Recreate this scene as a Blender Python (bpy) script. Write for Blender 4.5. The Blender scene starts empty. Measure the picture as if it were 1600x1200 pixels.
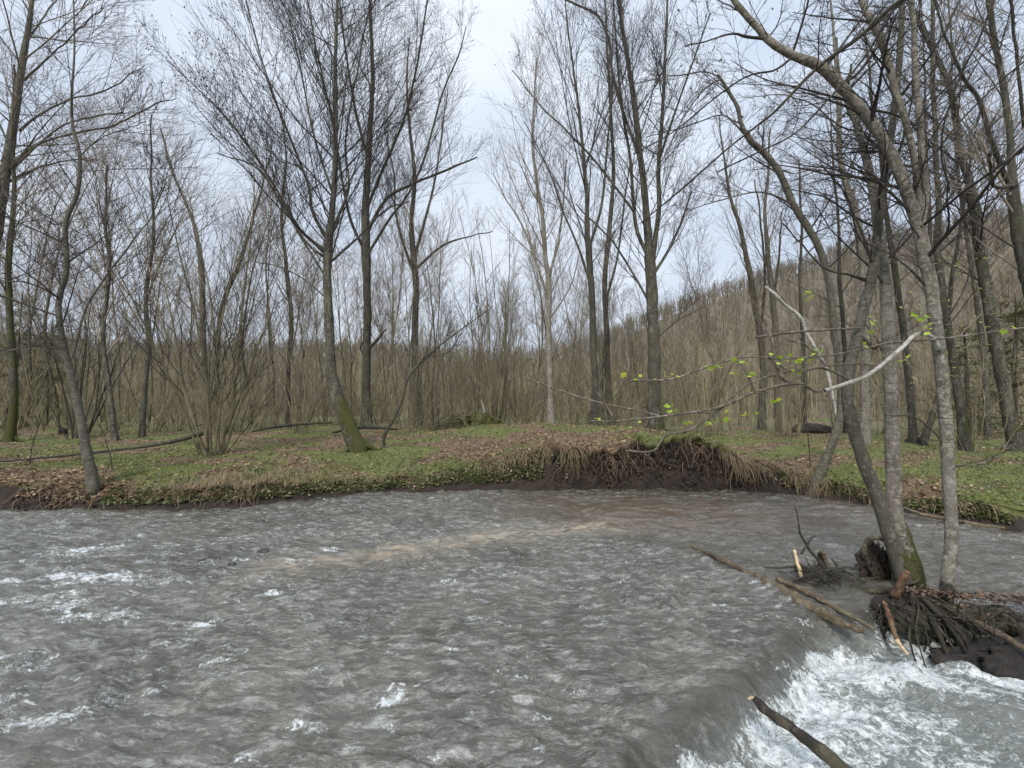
import bpy, math, bmesh
import numpy as np
from math import radians, pi

# ------------------------------------------------------------------ camera, sky, sun, exposure
SC = bpy.context.scene
C = SC.collection
F, PITCH, H = 671.0, radians(3.5), 1.70
cd = bpy.data.cameras.new('camera'); cam = bpy.data.objects.new('camera', cd); C.objects.link(cam)
cd.sensor_width = 36; cd.lens = 36 * F / 1600; cd.clip_start = 0.05; cd.clip_end = 2000
cam.location = (0, 0, H); cam.rotation_euler = (pi / 2 + PITCH, 0, 0)
SC.camera = cam

SUN_EL, SUN_AZ = radians(42), radians(200)      # azimuth clockwise from +Y
w = bpy.data.worlds.new('World'); SC.world = w; w.use_nodes = True
nt = w.node_tree; N = nt.nodes; K = nt.links
for n in list(N): N.remove(n)
wo = N.new('ShaderNodeOutputWorld'); bg = N.new('ShaderNodeBackground'); bg.inputs['Strength'].default_value = 0.1
sky = N.new('ShaderNodeTexSky'); sky.sky_type = 'NISHITA'; sky.sun_disc = False
sky.sun_elevation = SUN_EL; sky.sun_rotation = SUN_AZ
tc = N.new('ShaderNodeTexCoord'); mp = N.new('ShaderNodeMapping'); mp.inputs['Scale'].default_value = (1, 1, 1.9)
no = N.new('ShaderNodeTexNoise'); no.inputs['Scale'].default_value = 2.3; no.inputs['Detail'].default_value = 5; no.inputs['Roughness'].default_value = .5
cr = N.new('ShaderNodeValToRGB'); cr.color_ramp.elements[0].position = .32; cr.color_ramp.elements[1].position = .68
cr.color_ramp.elements[0].color = (.57, .655, .79, 1); cr.color_ramp.elements[1].color = (.79, .85, .925, 1)
sc_ = N.new('ShaderNodeVectorMath'); sc_.operation = 'SCALE'; sc_.inputs['Scale'].default_value = 7.0
sx = N.new('ShaderNodeSeparateXYZ'); K.new(tc.outputs['Generated'], sx.inputs[0])
gr = N.new('ShaderNodeValToRGB'); gr.color_ramp.elements[0].color = (.37, .37, .37, 1); gr.color_ramp.elements[1].color = (1, 1, 1, 1)
e_ = gr.color_ramp.elements.new(.7); e_.color = (.46, .46, .46, 1); K.new(sx.outputs[2], gr.inputs[0])      # an overcast sky is brightest overhead
gm = N.new('ShaderNodeMath'); gm.operation = 'MULTIPLY'; gm.inputs[1].default_value = 12.9; K.new(gr.outputs[0], gm.inputs[0]); K.new(gm.outputs[0], sc_.inputs['Scale'])
mx = N.new('ShaderNodeMix'); mx.data_type = 'RGBA'; mx.inputs[0].default_value = .93
K.new(tc.outputs['Generated'], mp.inputs[0]); K.new(mp.outputs[0], no.inputs['Vector']); K.new(no.outputs[0], cr.inputs[0])
K.new(cr.outputs[0], sc_.inputs[0]); K.new(sky.outputs[0], mx.inputs[6]); K.new(sc_.outputs[0], mx.inputs[7])
K.new(mx.outputs[2], bg.inputs[0]); K.new(bg.outputs[0], wo.inputs[0])
sd = bpy.data.lights.new('sun', 'SUN'); sd.energy = 1.5; sd.angle = radians(10); sd.color = (1, .96, .9)
sun = bpy.data.objects.new('sun', sd); C.objects.link(sun)
sun.rotation_euler = (pi / 2 - SUN_EL, 0, pi - SUN_AZ)
SC.view_settings.view_transform = 'Standard'; SC.view_settings.look = 'None'
SC.view_settings.exposure = 1.08; SC.view_settings.gamma = 1.0

# ------------------------------------------------------------------ helpers
RNG = np.random.default_rng(7)
def ray(px, py):
    x = (px - 800) / F; u = (600 - py) / F
    return np.array([x, math.cos(PITCH) - u * math.sin(PITCH), math.sin(PITCH) + u * math.cos(PITCH)])
def P(px, py, Y):
    r = ray(px, py); return np.array([0, 0, H]) + r * (Y / r[1])
def W(px, py, z=0.0):
    r = ray(px, py); return np.array([0, 0, H]) + r * ((z - H) / r[2])

def _hash(ix, iy, s):
    h = (ix.astype(np.int64) * 374761393 + iy.astype(np.int64) * 668265263 + s * 974634777) & 0xffffffff
    h = ((h ^ (h >> 13)) * 1274126177) & 0xffffffff
    return (h ^ (h >> 16)) & 0xffffffff
def perlin(x, y, s=0):
    x = np.asarray(x, float); y = np.asarray(y, float)
    x, y = np.broadcast_arrays(x, y)
    x0 = np.floor(x); y0 = np.floor(y); fx = x - x0; fy = y - y0
    def g(ox, oy):
        a = _hash(x0 + ox, y0 + oy, s) * (2 * pi / 4294967296.0)
        return np.cos(a) * (fx - ox) + np.sin(a) * (fy - oy)
    u = fx ** 3 * (fx * (fx * 6 - 15) + 10); v = fy ** 3 * (fy * (fy * 6 - 15) + 10)
    a = g(0, 0) * (1 - u) + g(1, 0) * u; b = g(0, 1) * (1 - u) + g(1, 1) * u
    return (a * (1 - v) + b * v) * 1.5
def fbm(x, y, o=4, s=0):
    t = 0; a = 1; f = 1
    for i in range(o): t = t + a * perlin(x * f, y * f, s + i * 17); a *= .5; f *= 2.03
    return t
def sstep(a, b, x):
    t = np.clip((x - a) / (b - a), 0, 1); return t * t * (3 - 2 * t)
def nrm(v): return v / np.maximum(np.linalg.norm(v, axis=-1, keepdims=True), 1e-9)

def mesh_np(name, V, Q, mat, parent=None, attrs=None, smooth=True, loc=None):
    """V (n,3); Q list of int arrays of shape (m,3) or (m,4)"""
    me = bpy.data.meshes.new(name)
    Q = [q for q in (Q if isinstance(Q, list) else [Q]) if len(q)]
    me.vertices.add(len(V)); me.vertices.foreach_set('co', np.asarray(V, np.float32).ravel())
    tot = np.concatenate([np.full(len(q), q.shape[1]) for q in Q])
    idx = np.concatenate([q.ravel() for q in Q])
    me.loops.add(len(idx)); me.loops.foreach_set('vertex_index', idx.astype(np.int32))
    me.polygons.add(len(tot)); st = np.concatenate([[0], np.cumsum(tot)[:-1]])
    me.polygons.foreach_set('loop_start', st.astype(np.int32))
    try: me.polygons.foreach_set('loop_total', tot.astype(np.int32))
    except Exception: pass
    me.polygons.foreach_set('use_smooth', np.full(len(tot), smooth))
    for k, a in (attrs or {}).items():
        at = me.attributes.new(k, 'FLOAT', 'POINT'); at.data.foreach_set('value', np.asarray(a, np.float32))
    me.update(calc_edges=True); me.materials.append(mat)
    o = bpy.data.objects.new(name, me); C.objects.link(o)
    if parent: o.parent = parent
    if loc is not None: o.location = loc
    return o
def tag(o, label=None, cat=None, group=None, kind=None):
    if label: o['label'] = label
    if cat: o['category'] = cat
    if group: o['group'] = group
    if kind: o['kind'] = kind
    return o
def empty(name, loc, label, cat, group=None):
    o = bpy.data.objects.new(name, None); C.objects.link(o); o.location = loc; o.empty_display_size = .2
    return tag(o, label, cat, group)

class Geo:
    """collects tubes and loose faces, in world coordinates, and builds one mesh"""
    def __init__(s): s.V = []; s.Q = []; s.T = []; s.M = []; s.n = 0
    def raw(s, V, q=None, t=None, m=0.):
        V = np.asarray(V, float); 
        if q is not None and len(q): s.Q.append(np.asarray(q) + s.n)
        if t is not None and len(t): s.T.append(np.asarray(t) + s.n)
        s.V.append(V); s.M.append(np.broadcast_to(np.asarray(m, float), (len(V),)).copy()); s.n += len(V)
    def tubes(s, Pt, R, sides=4, M=0., knob=0.):
        Pt = np.asarray(Pt, float); R = np.asarray(R, float)
        if Pt.ndim == 2: Pt = Pt[None]; R = R[None]
        n, k, _ = Pt.shape
        if n == 0: return
        T = nrm(np.gradient(Pt, axis=1)); av = nrm(Pt[:, -1] - Pt[:, 0])
        ref = np.where(np.abs(av[:, 2:3]) > .75, [[1., 0, 0]], [[0, 0, 1.]])[:, None, :]
        U = nrm(np.cross(T, np.broadcast_to(ref, T.shape))); Vv = np.cross(T, U)
        a = np.arange(sides) * 2 * pi / sides
        R4 = R[:, :, None] * np.ones(sides)
        if knob:
            d = np.cumsum(np.linalg.norm(np.diff(Pt, axis=1, prepend=Pt[:, :1]), axis=2), axis=1)
            aa = a[None, None, :]
            f = perlin(d[:, :, None] / R.mean() * .35 + 9 * R[0, 0], np.cos(aa) * 1.6 + 5, 3) + perlin(d[:, :, None] / R.mean() * .5, np.sin(aa) * 1.6 + 9, 5)
            R4 = R4 * (1 + knob * f)
        ring = Pt[:, :, None, :] + R4[..., None] * (np.cos(a)[:, None] * U[:, :, None, :] + np.sin(a)[:, None] * Vv[:, :, None, :])
        V = ring.reshape(-1, 3)
        b = (np.arange(n)[:, None, None] * k + np.arange(k - 1)[None, :, None]) * sides
        j = np.arange(sides)[None, None, :]; j2 = (j + 1) % sides
        q = np.stack([b + j, b + j2, b + sides + j2, b + sides + j], -1).reshape(-1, 4)
        M = np.asarray(M, float)
        if M.ndim == 0: m = np.full(n * k * sides, float(M))
        else: m = np.repeat(M.reshape(-1), sides)
        s.raw(V, q, None, m)
    def build(s, name, mat, parent=None, smooth=True):
        V = np.concatenate(s.V); off = np.zeros(3)
        if parent is not None:
            p = parent; 
            while p is not None: off = off + np.array(p.location[:]); p = p.parent
        else: off = np.array([V[:, 0].mean(), V[:, 1].mean(), V[:, 2].min()])
        o = mesh_np(name, V - off, ([np.concatenate(s.Q)] if s.Q else []) + ([np.concatenate(s.T)] if s.T else []), mat, parent,
                    {'moss': np.concatenate(s.M)}, smooth)
        if parent is None: o.location = off
        return o
def spline(pts, n):
    pts = np.asarray(pts, float); k = len(pts)
    d = np.concatenate([[0], np.cumsum(np.linalg.norm(np.diff(pts[:, :3], axis=0), axis=1))])
    t = np.linspace(0, d[-1], n); e = np.vstack([2 * pts[0] - pts[1], pts, 2 * pts[-1] - pts[-2]])
    i = np.clip(np.searchsorted(d, t, side='right') - 1, 0, k - 2); u = ((t - d[i]) / np.maximum(d[i + 1] - d[i], 1e-9))[:, None]
    a, b, c, f = e[i], e[i + 1], e[i + 2], e[i + 3]
    return .5 * (2 * b + (c - a) * u + (2 * a - 5 * b + 4 * c - f) * u ** 2 + (3 * b - a - 3 * c + f) * u ** 3)

# branch batches, level by level
def batch(rng, S, D, L, R, n, wob, trop, tip=.35):
    m = len(S); Pt = np.zeros((m, n, 3)); Pt[:, 0] = S; d = nrm(D); st = (L / (n - 1))[:, None]
    for i in range(1, n):
        d = nrm(d + rng.normal(0, wob, (m, 3)) + np.array([0, 0, trop]))
        Pt[:, i] = Pt[:, i - 1] + d * st
    return Pt, R[:, None] * np.linspace(1, tip, n)[None, :]
def kids(rng, Pt, R, L, k, t0, t1, ang, lf, rf, minr, flat=.0):
    m, n, _ = Pt.shape
    t = (t0 + (t1 - t0) * (np.arange(k)[None] + rng.random((m, k))) / k); f = t * (n - 1); i = np.minimum(f.astype(int), n - 2); u = f - i
    r = np.arange(m)[:, None]
    S = Pt[r, i] * (1 - u)[..., None] + Pt[r, i + 1] * u[..., None]; T = nrm(Pt[r, i + 1] - Pt[r, i])
    rd = rng.normal(0, 1, S.shape); rd[..., 2] *= (1 - flat); rd = nrm(rd - (rd * T).sum(-1, keepdims=True) * T)
    a = (ang * (.7 + .6 * rng.random((m, k))))[..., None]
    D = T * np.cos(a) + rd * np.sin(a)
    LL = L[:, None] * lf * (1.15 - .75 * t) * (.6 + .8 * rng.random((m, k)))
    RR = np.maximum((R[r, i] * (1 - u) + R[r, i + 1] * u) * rf * .9, minr)
    return S.reshape(-1, 3), D.reshape(-1, 3), LL.ravel(), RR.ravel()
def crown(rng, g, stems, n1=26, t0=.35, L1=2.6, elev=50, k2=6, k3=5, k4=0, trop=.05, minr=.0042, wob=.13, tips=None, r1=None, Lmin=.35, a2=.6, side=None):
    """stems: list of (pts (n,3), radii). Adds limbs of several orders to Geo g."""
    tot = sum(np.linalg.norm(np.diff(s[0], axis=0), axis=1).sum() * (1 - t0) for s in stems)
    for pts, rad in stems:
        ln = np.linalg.norm(np.diff(pts, axis=0), axis=1).sum() * (1 - t0); m = max(3, int(round(n1 * ln / tot)))
        n = len(pts); t = t0 + (1 - t0) * (np.arange(m) + rng.random(m)) / m; t = np.minimum(t, .995)
        f = t * (n - 1); i = np.minimum(f.astype(int), n - 2); u = f - i
        S = pts[i] * (1 - u)[:, None] + pts[i + 1] * u[:, None]; T = nrm(pts[i + 1] - pts[i])
        az = rng.random(m) * 2 * pi + np.arange(m) * 2.4
        e = np.radians(elev + rng.normal(0, 9, m) + 18 * (t - t0))
        D = np.stack([np.cos(az) * np.cos(e), np.sin(az) * np.cos(e), np.sin(e)], -1)
        if side is not None: D = nrm(D + np.array(side))
        D = nrm(D + .3 * T)
        LL = L1 * (Lmin + (1 - Lmin) * ((1 - t) / (1 - t0)) ** .7) * (.65 + .7 * rng.random(m))
        RR = np.clip((rad[i]) * (r1 or .36), minr * 1.8, .024) * (.6 + .5 * rng.random(m))
        P1, R1 = batch(rng, S, D, LL, RR, 9, wob * .5, trop, .22); g.tubes(P1, R1, 5)
        S, D, LL, RR = kids(rng, P1, R1, LL, k2, .12, .98, a2, .55, .55, minr, .2)
        P2, R2 = batch(rng, S, D, LL, RR, 6, wob, trop, .4); g.tubes(P2, R2, 4)
        last = P2
        if k3:
            S, D, LL, RR = kids(rng, P2, R2, LL, k3, .15, .98, a2, .58, .6, minr * .8)
            P3, R3 = batch(rng, S, D, np.maximum(LL, .12), RR, 4, wob * 1.2, trop, .6); g.tubes(P3, R3, 3); last = P3
            if k4:
                S, D, LL, RR = kids(rng, P3, R3, np.maximum(LL, .2), k4, .1, .98, a2 * 1.1, .6, .8, minr * .7)
                P4, R4 = batch(rng, S, D, LL, RR, 3, wob * 1.2, trop, .7); g.tubes(P4, R4, 3); last = P4
        if tips is not None: tips.append(last[:, -1])
def diamonds(rng, pts, size, hang=True):
    """little hanging bodies (catkins, cones, dry leaves): 6-vertex spindles"""
    n = len(pts); L = size * (.6 + .8 * rng.random(n)); wd = L * .32
    d = rng.normal(0, .35, (n, 3)); d[:, 2] -= 1; d = nrm(d); u = nrm(np.cross(d, rng.normal(0, 1, (n, 3)))); v = np.cross(d, u)
    c = pts + d * (L * .5)[:, None]
    V = np.stack([pts, c + u * wd[:, None], c + v * wd[:, None], c - u * wd[:, None], c - v * wd[:, None], pts + d * L[:, None]], 1).reshape(-1, 3)
    t = np.array([[0, 1, 2], [0, 2, 3], [0, 3, 4], [0, 4, 1], [5, 2, 1], [5, 3, 2], [5, 4, 3], [5, 1, 4]])
    return V, (np.arange(n)[:, None, None] * 6 + t[None]).reshape(-1, 3)
def leafquads(rng, pts, size, up=.6, aspect=.65):
    """folded leaves: two quads... built as 2 triangles each side of a midrib"""
    n = len(pts); L = size * (.6 + .8 * rng.random(n)); nm = rng.normal(0, 1, (n, 3)); nm[:, 2] = np.abs(nm[:, 2]) + up * 3; nm = nrm(nm)
    d = nrm(np.cross(nm, rng.normal(0, 1, (n, 3)))); s = np.cross(nm, d); wd = L * aspect * .5
    a = pts; m = pts + d * (L * .5)[:, None] - nm * (L * .08)[:, None]
    V = np.stack([a, m + s * wd[:, None] + nm * (L * .16)[:, None], pts + d * L[:, None], m - s * wd[:, None] + nm * (L * .16)[:, None], m], 1).reshape(-1, 3)
    t = np.array([[0, 4, 1], [4, 2, 1], [0, 3, 4], [4, 3, 2]])
    return V, (np.arange(n)[:, None, None] * 5 + t[None]).reshape(-1, 3)

# ------------------------------------------------------------------ materials
class NB:
    def __init__(s, name):
        s.m = bpy.data.materials.new(name); s.m.use_nodes = True; s.t = s.m.node_tree; s.b = s.t.nodes['Principled BSDF']
        s.tc = s.t.nodes.new('ShaderNodeTexCoord')
    def link(s, a, b): s.t.links.new(a, b)
    def n(s, typ, **kw):
        x = s.t.nodes.new(typ)
        for k, v in kw.items(): setattr(x, k, v)
        return x
    def noise(s, scale, detail=4, rough=.55, vec=None, sc=None, dist=0):
        x = s.n('ShaderNodeTexNoise'); x.inputs['Scale'].default_value = scale; x.inputs['Detail'].default_value = detail
        x.inputs['Roughness'].default_value = rough; x.inputs['Distortion'].default_value = dist
        v = vec or s.tc.outputs['Object']
        if sc:
            mp = s.n('ShaderNodeMapping'); mp.inputs['Scale'].default_value = sc; s.link(v, mp.inputs[0]); v = mp.outputs[0]
        s.link(v, x.inputs['Vector']); return x.outputs[0]
    def ramp(s, fac, *st):
        x = s.n('ShaderNodeValToRGB'); e = x.color_ramp.elements
        while len(e) < len(st): e.new(.5)
        for i, (p, c) in enumerate(st):
            e[i].position = p; e[i].color = (c, c, c, 1) if isinstance(c, (int, float)) else (*c, 1)
        s.link(fac, x.inputs[0]); return x.outputs[0]
    def mix(s, f, a, b, mode='MIX'):
        x = s.n('ShaderNodeMix', data_type='RGBA', blend_type=mode)
        for i, v in ((0, f), (6, a), (7, b)):
            if isinstance(v, (int, float)): x.inputs[i].default_value = v
            elif isinstance(v, tuple): x.inputs[i].default_value = (*v, 1)
            else: s.link(v, x.inputs[i])
        return x.outputs[2]
    def math(s, op, a, b=0.):
        x = s.n('ShaderNodeMath', operation=op)
        for i, v in ((0, a), (1, b)):
            if isinstance(v, (int, float)): x.inputs[i].default_value = v
            else: s.link(v, x.inputs[i])
        return x.outputs[0]
    def attr(s, name):
        x = s.n('ShaderNodeAttribute'); x.attribute_name = name; return x.outputs['Fac']
    def isl(s): return s.n('ShaderNodeNewGeometry').outputs['Random Per Island']
    def bump(s, h, st=.4, d=.02):
        x = s.n('ShaderNodeBump'); x.inputs['Strength'].default_value = st; x.inputs['Distance'].default_value = d
        s.link(h, x.inputs['Height']); s.link(x.outputs[0], s.b.inputs['Normal']); return s
    def col(s, c):
        if isinstance(c, tuple): s.b.inputs['Base Color'].default_value = (*c, 1)
        else: s.link(c, s.b.inputs['Base Color'])
        return s
    def rough(s, r):
        if isinstance(r, (int, float)): s.b.inputs['Roughness'].default_value = r
        else: s.link(r, s.b.inputs['Roughness'])
        return s

def bark(name, dark, mid, pale, palefac=.5, ringy=False, moss=(.085, .088, .014)):
    b = NB(name); a = b.noise(7, 6, .65, sc=(1, 1, .35)); c1 = b.ramp(a, (.3, dark), (.55, mid), (.75, pale))
    l = b.ramp(b.noise(24, 5, .75), (.60 - palefac * .18, 0.), (.68 - palefac * .14, 1.)); c2 = b.mix(l, c1, pale)
    c2 = b.mix(b.ramp(b.noise(1.6, 5, .65), (.45, 0.), (.68, .5)), c2, (.11, .115, .055))
    if ringy:
        r = b.ramp(b.noise(3.2, 3, .6, sc=(2.5, 2.5, 22)), (.36, 0.), (.43, 1.)); c2 = b.mix(r, dark, c2)
        r2 = b.ramp(b.noise(2.0, 4, .7), (.36, .45), (.55, 1.)); c2 = b.mix(r2, mid, c2)
    mo = b.math('MULTIPLY', b.attr('moss'), .75); mo = b.math('ADD', mo, b.math('MULTIPLY', b.math('SUBTRACT', b.noise(3.5, 6, .7), .5), 2.8)); sp = b.n('ShaderNodeSeparateXYZ'); b.link(b.n('ShaderNodeNewGeometry').outputs['Normal'], sp.inputs[0]); mo = b.math('ADD', mo, b.math('MULTIPLY', sp.outputs[0], .55))
    mo = b.math('MULTIPLY', b.ramp(mo, (.45, 0.), (.62, 1.)), b.ramp(b.attr('moss'), (.02, 0.), (.1, 1.)))
    mc = b.mix(b.noise(30, 3), moss, tuple(x * .4 for x in moss))
    b.col(b.mix(mo, c2, mc)).rough(.85).bump(b.math('ADD', b.noise(22, 6, .75, sc=(1, 1, .4)), b.math('MULTIPLY', mo, b.noise(40, 3))), 1., .03); return b.m
def flat(name, c1, c2, scale=8, rough=.8, island=False, bump=.3):
    b = NB(name); f = b.isl() if island else b.noise(scale, 4)
    b.col(b.ramp(f, (0. if island else .3, c1), (1. if island else .7, c2))).rough(rough)
    if bump: b.bump(b.noise(40, 4), bump)
    return b.m
M_alder = bark('alder_bark', (.020, .016, .011), (.055, .047, .034), (.21, .205, .165), .35)
M_dark = bark('dark_bark', (.014, .012, .009), (.040, .034, .026), (.14, .135, .105), .25)
M_pale = bark('pale_bark', (.07, .055, .042), (.20, .175, .14), (.36, .34, .29), .6, True)
M_grey = bark('grey_bark', (.040, .033, .026), (.095, .082, .062), (.21, .20, .165), .4, True)
M_far = bark('far_bark', (.06, .05, .036), (.17, .145, .10), (.32, .29, .21), .3)
M_coppice = bark('coppice_bark', (.065, .052, .03), (.20, .165, .095), (.34, .30, .185), .2)
M_twig = flat('twig_bark', (.014, .011, .009), (.055, .043, .036), island=True)
M_twigw = flat('warm_twig_bark', (.045, .034, .026), (.33, .265, .195), island=True)
M_twigo = flat('olive_twig_bark', (.07, .058, .032), (.43, .375, .215), island=True)
M_catkin = flat('catkin', (.035, .024, .018), (.10, .06, .035), island=True, bump=0)
def leafmat(name, c1, c2, tr=.35):
    b = NB(name); c = b.ramp(b.n('ShaderNodeObjectInfo').outputs['Random'] if name == 'fresh_leaf' else b.isl(), (0., c1), (1., c2)); b.col(c).rough(.5)
    t = b.n('ShaderNodeBsdfTranslucent'); b.link(c, t.inputs[0]); m = b.n('ShaderNodeMixShader'); m.inputs[0].default_value = tr
    o = b.t.nodes['Material Output']; b.link(b.b.outputs[0], m.inputs[1]); b.link(t.outputs[0], m.inputs[2]); b.link(m.outputs[0], o.inputs[0]); return b.m
M_leaf = leafmat('fresh_leaf', (.28, .42, .03), (.56, .70, .09), .5)
M_bud = leafmat('bud_leaf', (.28, .34, .08), (.45, .50, .16), .5)
M_ever = leafmat('evergreen_leaf', (.045, .055, .016), (.13, .14, .045), .2)
M_herb = leafmat('herb_leaf', (.065, .08, .028), (.21, .225, .095), .3)
M_grass = leafmat('grass_blade', (.10, .125, .025), (.31, .34, .095), .3)
M_dry = leafmat('dry_grass', (.16, .12, .07), (.42, .33, .20), .2)
M_litter = leafmat('leaf_litter', (.065, .036, .018), (.38, .265, .15), .1)
M_rootm = flat('root_fibre', (.07, .045, .025), (.24, .17, .10), island=True, bump=0)
M_wetwood = bark('wet_wood', (.008, .007, .006), (.030, .024, .017), (.15, .125, .09), .25)
M_jam = flat('sodden_earth', (.004, .003, .003), (.022, .016, .011), 12, .7, bump=1.)
M_drift = bark('drift_wood', (.035, .025, .017), (.12, .085, .055), (.26, .20, .14), .35)
M_orange = bark('split_wood', (.04, .02, .012), (.13, .065, .034), (.38, .22, .11), .2)
M_cream = flat('fresh_split_wood', (.45, .33, .18), (.65, .52, .33), 12, .6)
M_white = bark('bleached_branch', (.20, .18, .155), (.42, .40, .36), (.60, .58, .54), .7)
M_earth = flat('dark_earth', (.012, .009, .007), (.055, .038, .026), 9, .9, bump=.9)
M_stone = flat('wet_stone', (.012, .012, .013), (.05, .048, .045), 6, .25)
M_moss = flat('moss', (.03, .038, .008), (.105, .12, .02), 14, .95, bump=1.)

# ------------------------------------------------------------------ terrain
bp = [(0, 797), (150, 800), (260, 800), (350, 796), (420, 788), (550, 775), (700, 768), (850, 766), (1000, 766), (1130, 766), (1250, 772), (1330, 785), (1420, 802), (1500, 817), (1600, 832)]
bw = np.array([W(x, y)[:2] for x, y in bp])
BX = np.concatenate([[-160, -40, -14], bw[:, 0], [11, 22, 60, 160]]); BY = np.concatenate([[8.0, 7.6, 7.2], bw[:, 1], [5.2, 3.6, 2, 0]])
def bank(x): return np.interp(x, BX, BY) + .13 * perlin(x * 1.1, 3.3, 2) + .09 * perlin(x * 3.1, 1.3, 5) + .035 * perlin(x * 9, 1.3, 6)
def bx(px, y=0):  # world x on the bank for a pixel column
    return float(np.interp(px, [b[0] for b in bp], bw[:, 0]))
lp = [(-400, .55), (0, .42), (60, .40), (130, .34), (200, .30), (330, .38), (420, .36), (480, .30), (560, .26), (640, .30), (720, .50), (800, .72), (850, .84), (900, .96), (1000, 1.05), (1080, 1.03), (1140, .82), (1190, .58), (1250, .42), (1330, .32), (1420, .26), (1600, .26), (2000, .3)]
LX = [(-20 if a < 0 else (20 if a > 1600 else bx(a))) for a, b in lp]; LZ = [b for a, b in lp]
def lip(x): return np.interp(x, LX, LZ) * (1 + .22 * perlin(x * 1.9, .7, 8) + .10 * perlin(x * 6, .7, 9))
ux = [bx(850), bx(895), bx(1150), bx(1240)]
def undercut(x): return np.interp(x, ux, [0, 1, 1, 0])
def gz(x, y):
    """ground height behind the bank lip"""
    x = np.asarray(x, float); y = np.asarray(y, float); d = np.maximum(y - bank(x), 0)
    pl = .93 + .42 * np.exp(-((x - .4) / 3.6) ** 2 - ((y - 14.5) / 3) ** 2) + .12 * np.exp(-((x + 4.5) / 1.6) ** 2 - ((y - 13) / 1.2) ** 2)
    pl = pl - .22 * sstep(-4, -9, x) * sstep(16, 9, y) - .1 * sstep(5, 8, x)
    l = lip(x); z = l + (pl - l) * (1 - np.exp(-d / 3.6))
    z = z + (.07 * fbm(x * .55, y * .55, 3, 4) + .03 * perlin(x * 2.5, y * 2.5, 9)) * sstep(0, 1.0, d) * np.where(y > 30, .7, 1)
    return z
def cover(x, y):
    """share of leaf litter (1) against grass (0) on the ground"""
    n = .41 + .85 * fbm(x * .5 + 3, y * .8, 4, 21)
    n = n + .62 * np.exp(-((x - 1.6) / 3.6) ** 2 - ((y - 11.3) / 1.7) ** 2) + .4 * np.exp(-((x + 5.4) / 1.2) ** 2 - ((y - 11.8) / 1.) ** 2)
    n = n + .5 * np.exp(-((x + 9.2) / 1.5) ** 2 - ((y - 8.2) / .8) ** 2) - .55 * np.exp(-((x + 2.8) / 2.) ** 2 - ((y - 9.6) / 1.1) ** 2) - .15 * sstep(4.6, 7, x) * sstep(12, 7, y)
    return np.clip(n, 0, 1)

xs = np.concatenate([-np.geomspace(14, 400, 60)[::-1], np.arange(-13.94, 13.95, .055), np.geomspace(14, 400, 60)])
face = np.linspace(0, 1, 15); drows = np.concatenate([np.geomspace(.05, 1.5, 30), np.geomspace(1.56, 16, 95), np.geomspace(17, 500, 45)])
rows = []
b_, l_, u_ = bank(xs), lip(xs), undercut(xs)
for d, z in ((-5, -1.3), (-1.5, -.7), (-.3, -.35)): rows.append((xs, b_ + d, np.full_like(xs, z), np.ones_like(xs)))
OV = .32
for s in face:
    slope = (1 - u_) * (.14 * s + .24 * s * s + .10 * math.sin(pi * s))
    cut = u_ * (.26 * math.sin(pi * min(s * 1.05, 1)) ** 1.0 * s - OV * .2 * s)
    nz = .07 * perlin(xs * 3.1, s * 2.5, 31) + .035 * perlin(xs * 9, s * 7, 32) + .015 * perlin(xs * 22, s * 16, 33) + u_ * (.07 * perlin(xs * 5, s * 5, 34) + .035 * perlin(xs * 14, s * 11, 35)) * min(1, 3 * s) * (s < .99)
    off = slope + cut + nz * (1.2 if s > 0 else .5) - .05 * (s == 1)
    bare = np.clip(u_ * 1.1 + (1 - u_) * np.clip(1.25 - s * 1.35 + .5 * sstep(bx(170), bx(110), xs) * (1 - s * .5) + .55 * perlin(xs * 1.1, s, 12), 0, 1), 0, 1) * (1 if s < .9 else .0)  # uncut face: earth also darkened low down to imitate shadow gaps under turf
    rows.append((xs, b_ + off, l_ * s + .02 * perlin(xs * 12, s * 9, 41) * (s > 0), bare))
ylast = rows[-1][1]
for d in drows:
    y = ylast + d; z = gz(xs, y); z0 = rows[3 + len(face) - 1][2]
    k = math.exp(-d / .25); z = z * (1 - k) + z0 * k
    rows.append((xs, y, z, np.full_like(xs, .15 * math.exp(-d / .1))))
GXY = np.array([[r[0], r[1], r[2]] for r in rows]); ny, nx = len(rows), len(xs)
V = GXY.transpose(0, 2, 1).reshape(-1, 3); bare = np.concatenate([r[3] for r in rows])
cov = cover(V[:, 0], V[:, 1])
ii = (np.arange(ny - 1)[:, None] * nx + np.arange(nx - 1)[None]).ravel(); Q = np.stack([ii, ii + 1, ii + nx + 1, ii + nx], -1)
b = NB('forest_floor')
n1 = b.noise(1.6, 6, .7); n2 = b.noise(14, 5, .7); n3 = b.noise(60, 3, .6)
grass_c = b.mix(b.ramp(n3, (.35, 0.), (.65, 1.)), (.06, .070, .018), (.18, .195, .058))
leaf_c = b.mix(b.ramp(b.noise(45, 4, .8), (.35, 0.), (.65, 1.)), (.06, .036, .020), (.25, .17, .10))
cf = b.math('ADD', b.attr('cover'), b.math('MULTIPLY', b.math('SUBTRACT', n2, .5), 1.5))
c = b.mix(b.ramp(cf, (.36, 0.), (.60, 1.)), grass_c, leaf_c)
c = b.mix(b.ramp(n1, (.32, .65), (.50, 0.)), c, (.03, .022, .014))
earth = b.mix(n2, (.008, .006, .005), (.052, .034, .023)); pale = b.ramp(b.noise(38, 2), (.66, 0.), (.72, 1.)); earth = b.mix(pale, earth, (.13, .105, .08))
bf = b.math('ADD', b.attr('bare'), b.math('MULTIPLY', b.math('SUBTRACT', n2, .5), .7))  # bare: exposed earth plus painted shadow gaps low on the uncut bank face
c = b.mix(b.ramp(bf, (.35, 0.), (.55, 1.)), c, earth)
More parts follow.
